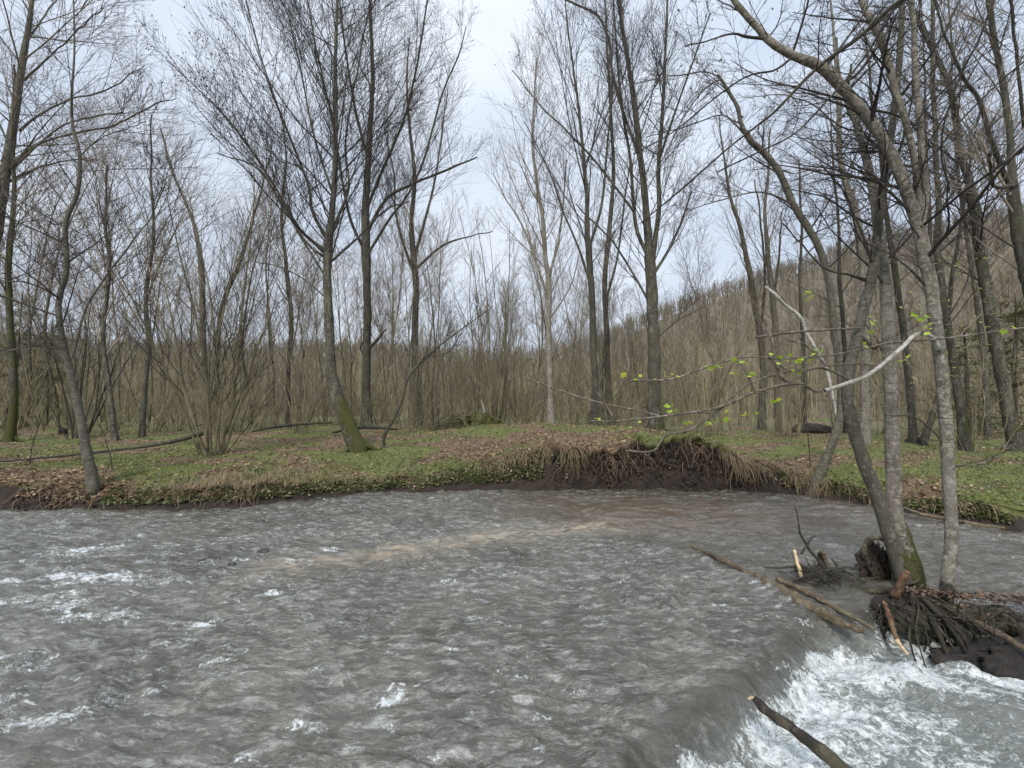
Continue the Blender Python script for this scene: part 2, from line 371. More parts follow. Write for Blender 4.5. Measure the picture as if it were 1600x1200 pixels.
b.col(c).rough(.9).bump(b.noise(34, 6, .75), 1., .03)
M_ground = b.m
g = mesh_np('ground', V, Q, M_ground, attrs={'bare': bare, 'cover': cov}); tag(g, kind='structure')  # 'bare' also holds the painted shadow gaps under the turf

def gpt(px, Y):                       # ground point under a pixel column at depth Y
    x = (px - 800) / F * Y / math.cos(PITCH); x = P(px, 700, Y)[0]
    return np.array([x, Y, float(gz(x, Y))])

# near bank under and behind the camera
xn = np.linspace(-60, 60, 240); yn = np.concatenate([np.linspace(-60, -2, 20), np.linspace(-1.8, 1.3, 22)])
XX, YY = np.meshgrid(xn, yn)
ZZ = .35 + .12 * fbm(XX * .7, YY * .7, 3, 77) - 1.1 * sstep(.15, 1.3, YY + .2 * perlin(XX * .8, 1, 6))
ii = (np.arange(len(yn) - 1)[:, None] * len(xn) + np.arange(len(xn) - 1)[None]).ravel()
o = mesh_np('near_bank', np.stack([XX, YY, ZZ], -1).reshape(-1, 3), np.stack([ii, ii + 1, ii + len(xn) + 1, ii + len(xn)], -1), M_ground,
            attrs={'bare': np.clip(sstep(.3, .6, YY), 0, 1).ravel(), 'cover': np.clip(.5 + fbm(XX, YY, 3), 0, 1).ravel()}); tag(o, kind='structure')

# ------------------------------------------------------------------ hills and far woods
def ridge(x):
    return np.interp(x, [-400, -170, -107, -60, -35, -10, 8, 20, 32, 54, 80, 107, 150, 300], [31, 19, 14, 12, 12.5, 10.5, 10, 14.5, 20.5, 28.5, 36, 43, 51, 65])
def hz(x, y): return -1.5 + (ridge(x) + 2.5 + 2 * fbm(x * .03, y * .03, 3, 55)) * sstep(42, 96, y)
xh = np.linspace(-300, 300, 200); yh = np.concatenate([np.linspace(40, 100, 40), np.linspace(104, 420, 20)])
XX, YY = np.meshgrid(xh, yh); ii = (np.arange(len(yh) - 1)[:, None] * len(xh) + np.arange(len(xh) - 1)[None]).ravel()
b = NB('hillside'); c = b.ramp(b.noise(.35, 6, .75), (.3, (.085, .072, .052)), (.7, (.16, .135, .10))); b.col(c).rough(1.)
o = mesh_np('hills', np.stack([XX, YY, hz(XX, YY)], -1).reshape(-1, 3), np.stack([ii, ii + 1, ii + len(xh) + 1, ii + len(xh)], -1), b.m); tag(o, kind='structure')
def wood(name, n, gen, label, hmin, hmax, mat, rad, fan=9, fanr=.6):
    rng = np.random.default_rng(hash(label) % 1000 if False else len(label)); x, y, z = gen(rng, n)
    h = rng.uniform(hmin, hmax, n); S = np.stack([x, y, z], -1); D = np.stack([rng.normal(0, .06, n), rng.normal(0, .06, n), np.ones(n)], -1)
    P0, R0 = batch(rng, S, D, h, np.full(n, rad) * rng.uniform(.6, 1.4, n), 4, .04, .02, .3)
    g = Geo(); g.tubes(P0, R0, 3)
    S, D, L, R = kids(rng, P0, R0, h, fan, .3, .98, .55, .38, .6, rad * .35); P1, R1 = batch(rng, S, D, L, R, 3, .08, .1, .4); g.tubes(P1, R1, 3)
    S, D, L, R = kids(rng, P1, R1, L, 3, .2, .95, .55, .55, fanr, rad * .25); P2, R2 = batch(rng, S, D, L, R, 2, .08, .1, .4); g.tubes(P2, R2, 3)
    o = g.build(name, mat); return tag(o, label, 'woodland', kind='stuff')
def g_hill(rng, n):
    y = rng.uniform(50, 112, n); x = rng.uniform(-1.9, 1.9, n) * y; return x, y, hz(x, y) - .2
wood('hillside_wood', 8600, g_hill, 'dull brown leafless woodland covering the hillside beyond the valley', 2.6, 4.6, flat('hill_twigs', (.065, .053, .034), (.22, .18, .115), island=True), .07, 9)
def g_mid(rng, n):
    y = rng.uniform(34, 62, n); x = rng.uniform(-1.8, 1.8, n) * y; return x, y, np.maximum(gz(x, y), hz(x, y)) - .1
wood('far_wood', 1150, g_mid, 'dense mass of thin leafless stems filling the valley floor far behind the bank', 2.5, 9, M_twigo, .035, 11)

# ------------------------------------------------------------------ water
crest = np.array([[-2.5, -3.0], [-.2, .6]] + [list(W(*p)[:2]) for p in ((1030, 1200), (1095, 1150), (1160, 1100), (1225, 1040), (1290, 975), (1345, 950), (1420, 945), (1500, 945), (1600, 955))] + [[9, 1.9], [30, -6]])
def sdist(X, Y, line):
    best = np.full(X.shape, 1e9); sg = np.zeros(X.shape)
    for a, c in zip(line[:-1], line[1:]):
        d = c - a; L = d @ d; t = np.clip(((X - a[0]) * d[0] + (Y - a[1]) * d[1]) / L, 0, 1)
        ex = X - a[0] - t * d[0]; ey = Y - a[1] - t * d[1]; q = np.hypot(ex, ey)
        s = np.sign((X - a[0]) * d[1] - (Y - a[1]) * d[0]); m = q < best - 1e-9
        best = np.where(m, q, best); sg = np.where(m, s, sg)
    return best * sg           # positive: to the right of the line = lower pool
def grade(lo, mid0, mid1, hi, st, g=1.035):
    a = [mid1]; s = st
    while a[-1] < hi: s *= g; a.append(a[-1] + s)
    c = [mid0]; s = st
    while c[-1] > lo: s *= g; c.append(c[-1] - s)
    return np.concatenate([c[::-1][:-1], np.arange(mid0, mid1, st), a])
wx = grade(-60, -3.6, 4.6, 60, .017, 1.012); wy = grade(.2, 1.7, 5.2, 11.5, .016, 1.006)
X, Y = np.meshgrid(wx, wy)
bars = [W(*p)[:2] for p in ((420, 888), (560, 872), (700, 852), (840, 832), (960, 822))]
sbar = np.abs(sdist(X, Y, np.array(bars)))
brown = np.exp(-((X - 2.6) / 2.9) ** 2 - ((Y - 7.4) / 1.25) ** 2)
line2 = np.array([W(*p)[:2] for p in ((760, 815), (900, 838), (1010, 850), (1090, 868), (1190, 915), (1300, 965))]); s2 = sdist(X, Y, line2)
calm = sstep(-.25, .7, -s2) * sstep(-.6, 1.2, X)           # smoother water upstream of the sunken log
s = sdist(X, Y, crest) + .14 * sstep(3.1, 2.3, X); low = sstep(-.03, .24, s); pool = sstep(-.1, .3, s)
wx_ = X + .35 * fbm(X * .8, Y * .8, 2, 61); wy_ = Y + .35 * fbm(X * .8 + 9, Y * .8, 2, 62)
def ridg(x, y, o, sd): 
    t = 0; a = 1; f = 1
    for i in range(o): t = t + a * (.45 - np.abs(perlin(x * f, y * f, sd + i * 7))); a *= .5; f *= 2.1
    return t
big = .030 * fbm(wx_ * .75, wy_ * 1.1, 2, 63)
chop = .034 * ridg(wx_ * 2.3 + .6 * wy_, wy_ * 4.3, 4, 71) + .030 * ridg(wx_ * .8 + .4 * wy_, wy_ * 1.9, 2, 73)
med = .020 * fbm(wx_ * 4.0, wy_ * 7.5, 3, 81)
rip = .024 * fbm(wx_ * 1.6 + Y * .5, wy_ * 5.6, 4, 91)
zu = big + (chop + med) * (1 - .8 * calm) + rip * (.35 + 1.2 * calm) + .008 * calm * fbm(wx_ * 3, wy_ * 11, 2, 93)
# lower pool: streaks along the current
fx, fy = .80, -.60; ua = X * fx + Y * fy; va = -X * fy + Y * fx
zl = -.26 + .03 * fbm(ua * 1.3, va * 2.6, 3, 101) + .015 * fbm(ua * 4, va * 8, 3, 102) + .06 * np.exp(-((s - .42) / .16) ** 2) * (.5 + fbm(X * 3, Y * 3, 3, 103)) + .03 * np.exp(-((s - .45) / .3) ** 2) * ridg(X * 5, Y * 5, 3, 104)
crestup = .025 * np.exp(-((s + .12) / .12) ** 2)
Z = zu * (1 - low) + zl * low + crestup * (.6 + perlin(X * 3, Y * 3, 5)) - .03 * sstep(0, .25, s2) * (1 - calm) * sstep(0, 2, X) + .02 * np.exp(-(s2 / .06) ** 2) * sstep(.5, 1.5, X) * (s < 0)
# foam
sf = s + .07 * fbm(X * 2.6, Y * 2.6, 4, 109)
foam = 1.0 * sstep(.09, .17, sf) * np.exp(-np.maximum(sf - .35, 0) / .75) * (.75 + .5 * fbm(X * 2.5, Y * 2.5, 3, 110)) + .50 * pool * sstep(.2, .5, fbm(ua * .9, va * 3.2, 3, 111) + .2) * np.exp(-np.maximum(s - .3, 0) / 1.6)
foam += .05 * pool
foam *= sstep(4.6, 2.9, X) * .6 + .4
fs = np.array([W(*p, -.28)[:2] for p in ((1390, 985), (1460, 1015), (1530, 1040), (1620, 1085), (1700, 1120))]); foam += 1.0 * np.exp(-((sdist(X, Y, fs) + .10 * fbm(X * 2, Y * 2, 3, 7)) / .14) ** 2) * (s > 0)
fo2 = np.zeros_like(X)
for px, py, rx, ry, a in ((130, 862, .42, .13, 1.1), (110, 892, .30, .10, .8), (180, 903, .30, .10, 1.), (20, 908, .45, .07, 1.1), (70, 915, .3, .05, .8), (120, 942, .15, .12, .9), (210, 800, .2, .05, .0), (250, 856, .5, .05, .8), (340, 842, .3, .04, .6),
                          (270, 1002, .16, .09, .8), (326, 980, .08, .09, .9), (45, 1040, .22, .10, .8), (340, 1042, .14, .03, .9), (385, 1064, .14, .025, .9), (615, 1102, .07, .045, 1.25), (612, 1098, .11, .06, .6), (470, 1140, .13, .06, 1.0), (385, 1185, .10, .05, 1.1),
                          (100, 1130, .28, .09, .7), (20, 1140, .3, .08, .5), (420, 845, .3, .04, .5), (230, 962, .3, .05, .4), (845, 1175, .035, .05, 1.0), (790, 1050, .10, .06, .6), (735, 1122, .035, .03, 1.), (760, 1095, .09, .03, .5), (820, 1062, .14, .015, .8), (870, 910, .05, .02, .9), (975, 908, .08, .03, .8),
                          (1120, 945, .25, .02, .7), (1260, 968, .10, .04, 1.1), (620, 785, .5, .04, .5), (960, 776, .7, .05, .45), (850, 775, .5, .06, .5), (1350, 800, .5, .06, .8), (1450, 822, .5, .05, .7), (1550, 845, .4, .05, .5), (100, 828, .8, .06, .5)):
    p = W(px, py); fo2 += a * np.exp(-((X - p[0] + .5 * (Y - p[1])) / rx) ** 2 - ((Y - p[1] - .15 * (X - p[0])) / ry) ** 2)
left = sstep(-.5, -4, X) * sstep(8, 3, Y)
fo2 += .85 * left * sstep(.15, .6, fbm(X * 1.2, Y * 4, 3, 121) + .1) + .55 * (1 - calm) * sstep(.3, .8, fbm(X * 2.1, Y * 5, 3, 122))
foam = np.clip(foam + .72 * fo2 * (1 - pool), 0, 1.1)
Z = Z + .02 * np.clip(foam, 0, 1) * ridg(X * 6, Y * 7, 2, 131) * (1 - calm)
sand = np.clip(np.exp(-(sbar / .30) ** 2) * sstep(bars[0][0] - .6, bars[0][0] + .4, X) * (.8 + .5 * fbm(X * 1.5, Y * 3, 2, 5)), 0, 1) * (s < 0)
brn = np.clip(brown * 1.2 * (.75 + .6 * fbm(X * .8, Y * 1.8, 3, 8)), 0, 1)
ii = (np.arange(len(wy) - 1)[:, None] * len(wx) + np.arange(len(wx) - 1)[None]).ravel()
b = NB('river_water')
fine = b.noise(7, 7, .70, sc=(.8, 2.1, 1), dist=.4); fine = b.math('ABSOLUTE', b.math('SUBTRACT', fine, .5)); fine = b.math('SUBTRACT', .5, b.math('MULTIPLY', fine, 1.8))
micro = b.noise(30, 4, .65, sc=(1, 1.7, 1), dist=.4)
murk_glint = b.mix(b.ramp(b.noise(1.1, 5, .6, dist=.8), (.35, 0.), (.65, 1.)), (.036, .033, .020), (.105, .098, .070))
murk_glint = b.mix(b.ramp(b.noise(8, 7, .78, sc=(.7, 2.2, 1), dist=.6), (.47, 0.), (.62, .65)), murk_glint, (.37, .37, .335))  # pale turbid streaks, doubling as painted glints where the water is calm
vein = b.math('ABSOLUTE', b.math('SUBTRACT', b.noise(6.5, 7, .75, sc=(.75, 2.3, 1), dist=.6), .5)); murk_glint = b.mix(b.ramp(vein, (.0, .85), (.05, 0.)), murk_glint, (.034, .029, .020))
murk_glint = b.mix(b.math('MULTIPLY', b.attr('pool'), .5), murk_glint, (.15, .18, .165))
murk_glint = b.mix(b.attr('lipdark'), murk_glint, (.050, .042, .028))
murk_glint = b.mix(b.math('MULTIPLY', b.attr('calm'), .52), murk_glint, b.mix(b.noise(2.5, 4, .6, sc=(1, 2, 1)), (.028, .020, .010), (.085, .064, .038)))
murk_glint = b.mix(b.attr('brown'), murk_glint, (.078, .048, .022))
murk_glint = b.mix(b.math('MULTIPLY', b.attr('sand'), b.ramp(b.noise(6, 6, .7, sc=(.6, 2.4, 1)), (.40, .0), (.6, 1.))), murk_glint, (.33, .26, .175))
tex = b.math('ADD', b.math('MULTIPLY', b.noise(16, 6, .72, sc=(1, 1.3, 1), dist=.9), .7), b.math('MULTIPLY', b.noise(70, 3, .7), .3))
fm = b.math('ADD', b.attr('foam'), b.math('MULTIPLY', b.math('SUBTRACT', tex, .5), 5.0))
fmask = b.math('MULTIPLY', b.ramp(fm, (.50, 0.), (1.0, 1.)), b.ramp(b.attr('foam'), (.03, 0.), (.25, 1.)))
b.col(b.mix(fmask, murk_glint, b.mix(b.ramp(b.noise(26, 5, .75), (.35, 0.), (.6, 1.)), (.28, .31, .30), (.70, .73, .73))))
b.rough(b.math('ADD', .025, b.math('MULTIPLY', fmask, .5))); b.b.inputs['IOR'].default_value = 1.6
b.b.inputs['Specular IOR Level'].default_value = .95
b.bump(b.math('ADD', b.math('MULTIPLY', fine, .8), b.math('MULTIPLY', b.math('MULTIPLY', micro, .6), b.ramp(b.noise(1.3, 3, .6), (.4, .15), (.6, 1.)))), 1.0, .024)
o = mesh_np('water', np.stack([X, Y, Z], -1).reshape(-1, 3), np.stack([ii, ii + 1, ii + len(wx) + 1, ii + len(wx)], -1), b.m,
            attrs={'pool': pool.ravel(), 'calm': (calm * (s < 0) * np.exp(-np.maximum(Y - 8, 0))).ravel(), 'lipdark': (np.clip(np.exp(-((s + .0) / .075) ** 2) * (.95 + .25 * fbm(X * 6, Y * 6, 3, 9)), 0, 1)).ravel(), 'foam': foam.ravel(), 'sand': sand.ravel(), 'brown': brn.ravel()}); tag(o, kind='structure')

# ------------------------------------------------------------------ trees
def trunk_px(pts, Y, n=None, dy=0.0, rng=RNG, base_z=None):
    """pts: (px, py, width_px[, depth]) -> world points + radii"""
    out = []
    for i, p in enumerate(pts):
        yy = p[3] if len(p) > 3 else Y + dy * i / (len(pts) - 1)
        q = P(p[0], p[1], yy); out.append([*q, .5 * p[2] / F * yy / math.hypot(1, (p[0] - 800) / F)])
    n = n or max(12, len(pts) * 5); S = spline(out, n)
    t = np.linspace(0, 6, n)
    S[:, 1] += .0 + (.05 * perlin(t * 1.3, out[0][0], 5)) * np.linspace(0, 1, n) * Y * .15
    return S[:, :3], np.maximum(S[:, 3], .006)
def solveY(px, py, Y):
    ys = np.linspace(Y * .78, Y * 1.3, 160); x = (px - 800) / F * ys; k = ys > bank(x) + .22; ys = ys[k]; x = x[k]; z = gz(x, ys)
    f = ys * math.cos(PITCH) + (z - H) * math.sin(PITCH); u = -ys * math.sin(PITCH) + (z - H) * math.cos(PITCH); q = 600 - F * u / f
    return float(ys[np.argmin(np.abs(q - py))])
def flare(pts, r, gzv, amt=.5, hh=.35):
    h = pts[:, 2] - gzv; return r * (1 + amt * np.exp(-np.maximum(h, 0) / hh))
def hero(name, label, cat, Y, stem, limbs=(), mat=M_alder, moss=0., mossall=0., group=None, tips=False, seed=1, twig=None, cr=None, flar=.45, sides=12, limb_cr=True, sink=True, dy=0., toes=True):
    rng = np.random.default_rng(seed)
    if sink: Y = solveY(stem[0][0], stem[0][1], Y)
    limbs = [[(*p[:3], Y + (p[3] - Y0_)) if len(p) > 3 else p for p in lm] for lm in limbs for Y0_ in (12.3,)]
    pts, r = trunk_px(stem, Y, dy=dy)
    base = pts[0].copy()
    if sink:
        z = float(gz(base[0], base[1])) if base[1] > bank(base[0]) else base[2]; base[2] = min(z, base[2])
        if pts[0][2] > base[2] - .12: pts = np.vstack([[pts[0][0], pts[0][1], base[2] - .35], pts]); r = np.concatenate([[r[0]], r])
    r = flare(pts, r * np.linspace(.84, .8, len(r)), base[2], flar)
    e = empty(name, base, label, cat, group)
    g = Geo(); hh = np.maximum(pts[:, 2] - base[2], 0)
    mo = (moss * np.exp(-(hh / 1.1) ** 4) if moss else 0) + mossall * np.ones(len(pts)); g.tubes(pts, r, sides, (mo * np.ones(len(pts)))[None], knob=.16)
    if toes and (moss or flar > .3):                     # root toes
        for a in rng.uniform(0, 2 * pi, 5):
            d = np.array([math.cos(a), math.sin(a), 0]); L = r[0] * rng.uniform(1.4, 2.4)
            tp = np.array([base + d * r[1] * .3 + [0, 0, .22], base + d * L * .5 + [0, 0, .07], base + d * L + [0, 0, -.06]])
            g.tubes(spline(tp, 6), np.linspace(r[1] * .42, r[1] * .14, 6), 6, np.full((1, 6), float(moss > 0)))
    g.build('trunk', mat, e)
    stems = [(pts, r)]
    for lm in limbs:
        lp_, lr = trunk_px(lm, Y, dy=rng.uniform(-.16, .16) * Y); lr = np.maximum(lr * .72, .006); gl = Geo(); gl.tubes(lp_, lr, 8, mossall * .6, knob=.1); gl.build('limb', mat, e)
        if limb_cr: stems.append((lp_, lr))
    if cr is not None:
        g = Geo(); tp = [] if tips else None
        kw = dict(cr); t0l = kw.pop('limb_t0', .3)
        n1 = kw.get('n1', 26); kw1 = dict(kw)
        crown(rng, g, stems[:1], tips=tp, **kw1)
        if len(stems) > 1:
            kw2 = dict(kw); kw2['t0'] = t0l; kw2['n1'] = kw.get('nl', 8) * (len(stems) - 1); kw2['L1'] = kw.get('L1', 2.6) * .7; kw2.pop('nl', None)
            crown(rng, g, stems[1:], tips=tp, **kw2)
        g.build('crown', twig or M_twig, e)
        if tips:
            pt = np.concatenate(tp); pt = pt[rng.random(len(pt)) < tips]; g = Geo(); V, t = diamonds(rng, pt, .045); g.raw(V, None, t); tag(g.build('catkins', M_catkin, e, False), kind='stuff')
    return e
_c = crown
def crown(rng, g, stems, tips=None, nl=None, **k):
    k['trop'] = k.get('trop', .05) * .6; k['wob'] = k.get('wob', .085); k['k4'] = 0; k['k2'] = k.get('k2', 6) + 1; big = k.get('L1', 2.6) > 2.5; k['k3'] = min(6 if big else 5, k.get('k3', 5)); k['n1'] = int(k.get('n1', 20) * (1.15 if big else .9)); k['elev'] = k.get('elev', 50) - (7 if big else 0); k['t0'] = k.get('t0', .35) * .85; k['L1'] = k.get('L1', 2.6) * (1.4 if k.get('L1', 2.6) > 1.5 else 1.15); k['a2'] = .52; return _c(rng, g, stems, tips=tips, **k)

# --- left edge trees
hero('alder_tree', 'crooked grey alder rooted on the left bank edge beside a small mossy stump', 'tree', 7.75,
     [(146, 758, 22), (134, 700, 20), (124, 645, 19), (112, 590, 16), (100, 540, 15), (92, 490, 13), (94, 462, 13), (105, 420, 12), (103, 350, 11), (121, 300, 10), (125, 240, 8), (114, 190, 7), (115, 100, 5), (116, -20, 3), (120, -150, 2)],
     [[(93, 466, 7), (60, 448, 5), (20, 440, 4), (-60, 452, 3)], [(96, 546, 6), (50, 540, 5), (0, 552, 4), (-60, 555, 2)], [(112, 560, 7), (140, 470, 6), (190, 400, 5), (240, 330, 3), (268, 255, 2)], [(104, 400, 5), (60, 350, 4), (0, 300, 3), (-60, 270, 2)],
      [(97, 470, 5), (40, 425, 4), (-10, 395, 3)], [(123, 245, 4), (160, 215, 3), (230, 190, 2)]],
     M_grey, moss=.0, seed=3, cr=dict(n1=30, t0=.3, L1=1.7, elev=22, k2=6, k3=5, k4=2, trop=.02, nl=9), flar=.25)
hero('alder_tree', 'tall pale grey tree leaning in from the left edge with long arching limbs', 'tree', 11.5,
     [(-75, 690, 44), (-45, 520, 36), (-12, 380, 32), (6, 290, 26), (20, 200, 20), (33, 130, 17), (42, 60, 14), (50, 0, 11), (60, -120, 7), (70, -260, 4)],
     [[(22, 252, 9), (60, 225, 7), (120, 207, 6), (180, 195, 5), (240, 165, 4), (275, 152, 2)], [(30, 205, 9), (60, 180, 6), (110, 155, 5), (170, 140, 4), (225, 100, 2)], [(12, 285, 8), (60, 262, 6), (110, 250, 4), (150, 255, 3), (195, 285, 1.5)],
      [(38, 125, 8), (75, 90, 5), (115, 55, 4), (160, 10, 3)], [(8, 275, 9), (50, 235, 6), (100, 195, 5), (190, 175, 4)], [(15, 230, 6), (-20, 150, 4), (-50, 100, 3)], [(45, 60, 6), (80, 10, 4), (120, -40, 3)]],
     M_grey, seed=4, twig=M_twigw, cr=dict(n1=34, t0=.4, L1=2.6, elev=30, k2=6, k3=5, k4=2, trop=.03, nl=9), flar=.1)
# --- mossy leaner and its neighbour
hero('alder_tree', 'leaning alder with a bright mossy bent foot standing alone on the grass', 'tree', 12.3,
     [(560, 703, 33), (548, 672, 30), (535, 640, 27), (523, 608, 25), (517, 575, 20), (515, 530, 19), (513, 480, 18), (511, 430, 17), (513, 385, 17), (518, 340, 12), (522, 290, 11), (525, 220, 10), (524, 120, 8), (526, 0, 6), (528, -120, 4)],
     [[(508, 392, 9), (470, 360, 7), (440, 310, 6), (400, 245, 6, 12.0), (350, 180, 5, 11.7), (310, 140, 3, 11.5), (262, 95, 2, 11.2)], [(510, 372, 10), (488, 330, 8), (482, 290, 6), (455, 220, 6), (428, 150, 5), (405, 80, 4), (385, 0, 3), (370, -80, 2)],
      [(516, 370, 9), (530, 335, 7), (545, 290, 6), (540, 220, 5), (560, 100, 4), (580, 0, 3)], [(512, 405, 7), (480, 380, 5), (440, 320, 4), (405, 265, 4), (340, 240, 3)], [(514, 440, 6), (470, 370, 5), (430, 300, 4), (400, 262, 3), (350, 215, 3), (300, 160, 2)],
      [(519, 300, 6), (490, 210, 5), (470, 110, 4), (450, 20, 3)], [(516, 410, 6), (560, 370, 5), (600, 330, 4), (640, 315, 3)], [(514, 470, 4), (480, 440, 3), (440, 418, 3), (400, 410, 2)]],
     M_alder, moss=1.0, tips=.3, seed=11, cr=dict(n1=44, t0=.38, L1=3.0, elev=42, k2=8, k3=6, k4=3, trop=.07, nl=16, limb_t0=.12), flar=.15)
hero('alder_tree', 'straight dark alder with a broken side snag right of the mossy leaner', 'tree', 15.5,
     [(573, 660, 20), (572, 620, 17), (573, 560, 16), (574, 500, 15), (573, 440, 16), (572, 385, 18), (571, 330, 15), (574, 270, 13), (578, 200, 11), (582, 130, 9), (580, 50, 7), (578, -60, 5), (576, -180, 3)],
     [[(572, 395, 8), (550, 350, 7), (538, 300, 6), (528, 240, 6), (515, 170, 5), (495, 80, 4), (480, 0, 3)], [(574, 360, 8), (605, 310, 7), (650, 285, 6), (700, 265, 5), (745, 245, 3)], [(573, 325, 8), (600, 260, 7), (630, 190, 6), (650, 110, 5), (665, 20, 4), (680, -60, 2)],
      [(576, 395, 7), (610, 340, 6), (640, 300, 5), (665, 240, 5), (690, 150, 4), (715, 90, 3), (728, 40, 2)], [(575, 250, 7), (555, 170, 6), (540, 80, 5), (530, 0, 4)], [(576, 545, 6), (590, 530, 6), (603, 514, 3)], [(571, 555, 5), (563, 545, 4), (566, 535, 3)]],
     M_dark, tips=.25, seed=12, cr=dict(n1=44, t0=.38, L1=3.4, elev=42, k2=8, k3=6, k4=3, trop=.07, nl=15, limb_t0=.2), flar=.35)
hero('alder_tree', 'upswept grey alder between the straight dark alder and the root mound', 'tree', 17.5,
     [(652, 655, 16), (650, 600, 14), (648, 520, 13), (650, 450, 13), (646, 400, 12), (643, 340, 9), (648, 280, 8), (640, 200, 6), (636, 120, 4), (640, 60, 2)],
     [[(648, 430, 8), (630, 380, 6), (618, 330, 5), (615, 270, 4), (600, 200, 3)], [(648, 400, 8), (665, 340, 6), (680, 280, 5), (690, 210, 4), (700, 140, 2)], [(650, 420, 6), (690, 385, 5), (730, 370, 3), (770, 362, 2)]],
     M_alder, seed=13, twig=M_twigw, tips=.3, cr=dict(n1=28, t0=.35, L1=3.2, elev=52, k2=6, k3=6, k4=2, trop=.06, nl=10), flar=.3)
# --- thin curved sapling, front
hero('sapling', 'thin dark sapling bending right beside the mossy leaning trunk', 'sapling', 12.0,
     [(600, 700, 6), (601, 680, 6), (615, 655, 6), (630, 620, 5), (634, 600, 5), (645, 580, 4), (665, 560, 4), (690, 538, 3), (730, 508, 2), (770, 480, 1.5)],
     [[(632, 600, 3), (640, 560, 3), (645, 510, 2), (655, 460, 1.5)], [(668, 558, 2), (700, 550, 2), (720, 520, 1)]], M_dark, seed=14, cr=dict(n1=14, t0=.4, L1=.9, elev=40, k2=4, k3=3, nl=5), flar=.1, sides=7)
# --- centre right alders
hero('alder_tree', 'slim pale birch like tree with a white flecked trunk right of the root mound', 'tree', 18.5,
     [(861, 662, 13), (860, 620, 11), (858, 560, 11), (857, 500, 10), (858, 450, 10), (852, 400, 9), (848, 340, 8), (838, 280, 6), (832, 220, 5), (835, 150, 3), (838, 90, 2)],
     [[(857, 470, 6), (838, 410, 5), (815, 350, 4), (790, 310, 3), (770, 270, 2)], [(858, 430, 6), (872, 380, 5), (880, 320, 4), (885, 250, 3)], [(858, 500, 4), (890, 450, 3), (905, 400, 2)]],
     M_pale, seed=15, twig=M_twigw, cr=dict(n1=28, t0=.35, L1=3.0, elev=55, k2=6, k3=5, k4=2, trop=.06, nl=9), flar=.3)
hero('alder_tree', 'dark rough alder, the further left of the pair beside the thick alder', 'tree', 15.8,
     [(928, 655, 15), (930, 600, 13), (927, 540, 13), (926, 480, 12), (922, 420, 12), (918, 370, 11), (917, 310, 8), (912, 250, 7), (905, 180, 5), (895, 100, 4), (885, 20, 3), (880, -60, 2)],
     [[(924, 450, 7), (905, 390, 5), (880, 330, 4), (855, 260, 3), (820, 190, 2)], [(920, 390, 7), (940, 320, 6), (948, 240, 5), (955, 150, 4), (958, 40, 3)]],
     M_dark, seed=16, tips=.35, cr=dict(n1=26, t0=.35, L1=3.2, elev=55, k2=6, k3=6, k4=2, trop=.06, nl=10), flar=.3)
hero('alder_tree', 'slender grey alder close behind the pair left of the thick forked alder', 'tree', 17.0,
     [(955, 655, 14), (950, 600, 12), (948, 520, 11), (945, 440, 10), (952, 360, 9), (958, 280, 8), (956, 200, 6), (950, 100, 5), (945, 0, 3)],
     [[(947, 470, 6), (965, 400, 5), (975, 320, 4), (985, 250, 3)]], M_alder, seed=17, cr=dict(n1=24, t0=.4, L1=2.6, elev=58, k2=6, k3=5, k4=2, nl=9), flar=.3)
hero('alder_tree', 'thick dark alder with three tall forks above the cut bank', 'tree', 13.2,
     [(1024, 662, 27), (1022, 620, 24), (1022, 560, 24), (1020, 500, 22), (1018, 450, 22), (1016, 410, 22), (1013, 370, 16), (1008, 310, 13), (1000, 240, 12), (990, 160, 11), (980, 90, 9), (970, 20, 8), (962, -80, 5), (955, -180, 3)],
     [[(1018, 420, 14), (1024, 370, 12), (1030, 320, 11), (1029, 260, 10), (1034, 190, 9), (1038, 110, 7), (1042, 30, 6), (1045, -60, 4)], [(1012, 400, 9), (995, 360, 9), (990, 320, 8), (985, 250, 7), (972, 170, 6), (965, 90, 5), (958, 0, 4)],
      [(990, 330, 6), (960, 290, 5), (920, 240, 5), (880, 200, 4), (840, 160, 3), (800, 110, 2)], [(1020, 430, 8), (1045, 390, 6), (1065, 345, 5), (1080, 300, 3)], [(1003, 260, 7), (960, 130, 6), (950, 60, 6), (930, 20, 5), (880, 0, 4)],
      [(1030, 250, 6), (1060, 160, 5), (1085, 90, 4), (1110, 20, 3)], [(1018, 480, 6), (985, 420, 5), (950, 370, 4), (900, 320, 3)], [(1014, 540, 4), (1060, 500, 3), (1100, 480, 2)]],
     M_alder, moss=.5, tips=.28, seed=18, cr=dict(n1=40, t0=.3, L1=2.8, elev=40, k2=8, k3=6, k4=3, trop=.06, nl=14, limb_t0=.15), flar=.3)
# --- trees between cut bank and right clump
hero('alder_tree', 'bare slim tree with a slight left lean behind the leafy branch', 'tree', 15.0,
     [(1190, 660, 15), (1192, 600, 13), (1190, 540, 12), (1180, 480, 12), (1168, 410, 10), (1155, 350, 8), (1140, 300, 6), (1130, 240, 4), (1125, 180, 2)], [[(1188, 520, 7), (1195, 440, 6), (1190, 360, 5), (1180, 280, 3)]],
     M_alder, seed=19, twig=M_twigw, cr=dict(n1=22, t0=.4, L1=2.0, elev=52, k2=6, k3=5, k4=1, nl=8), flar=.25)
hero('alder_tree', 'upright grey tree rising beside the broken bleached pole', 'tree', 13.5,
     [(1217, 662, 14), (1214, 600, 12), (1212, 530, 12), (1208, 470, 11), (1200, 400, 10), (1196, 330, 7), (1200, 270, 5), (1205, 200, 3)], [[(1210, 460, 6), (1218, 390, 5), (1222, 330, 3)]],
     M_grey, seed=20, twig=M_twigw, cr=dict(n1=22, t0=.4, L1=1.9, elev=50, k2=6, k3=5, k4=1, nl=8), flar=.25)
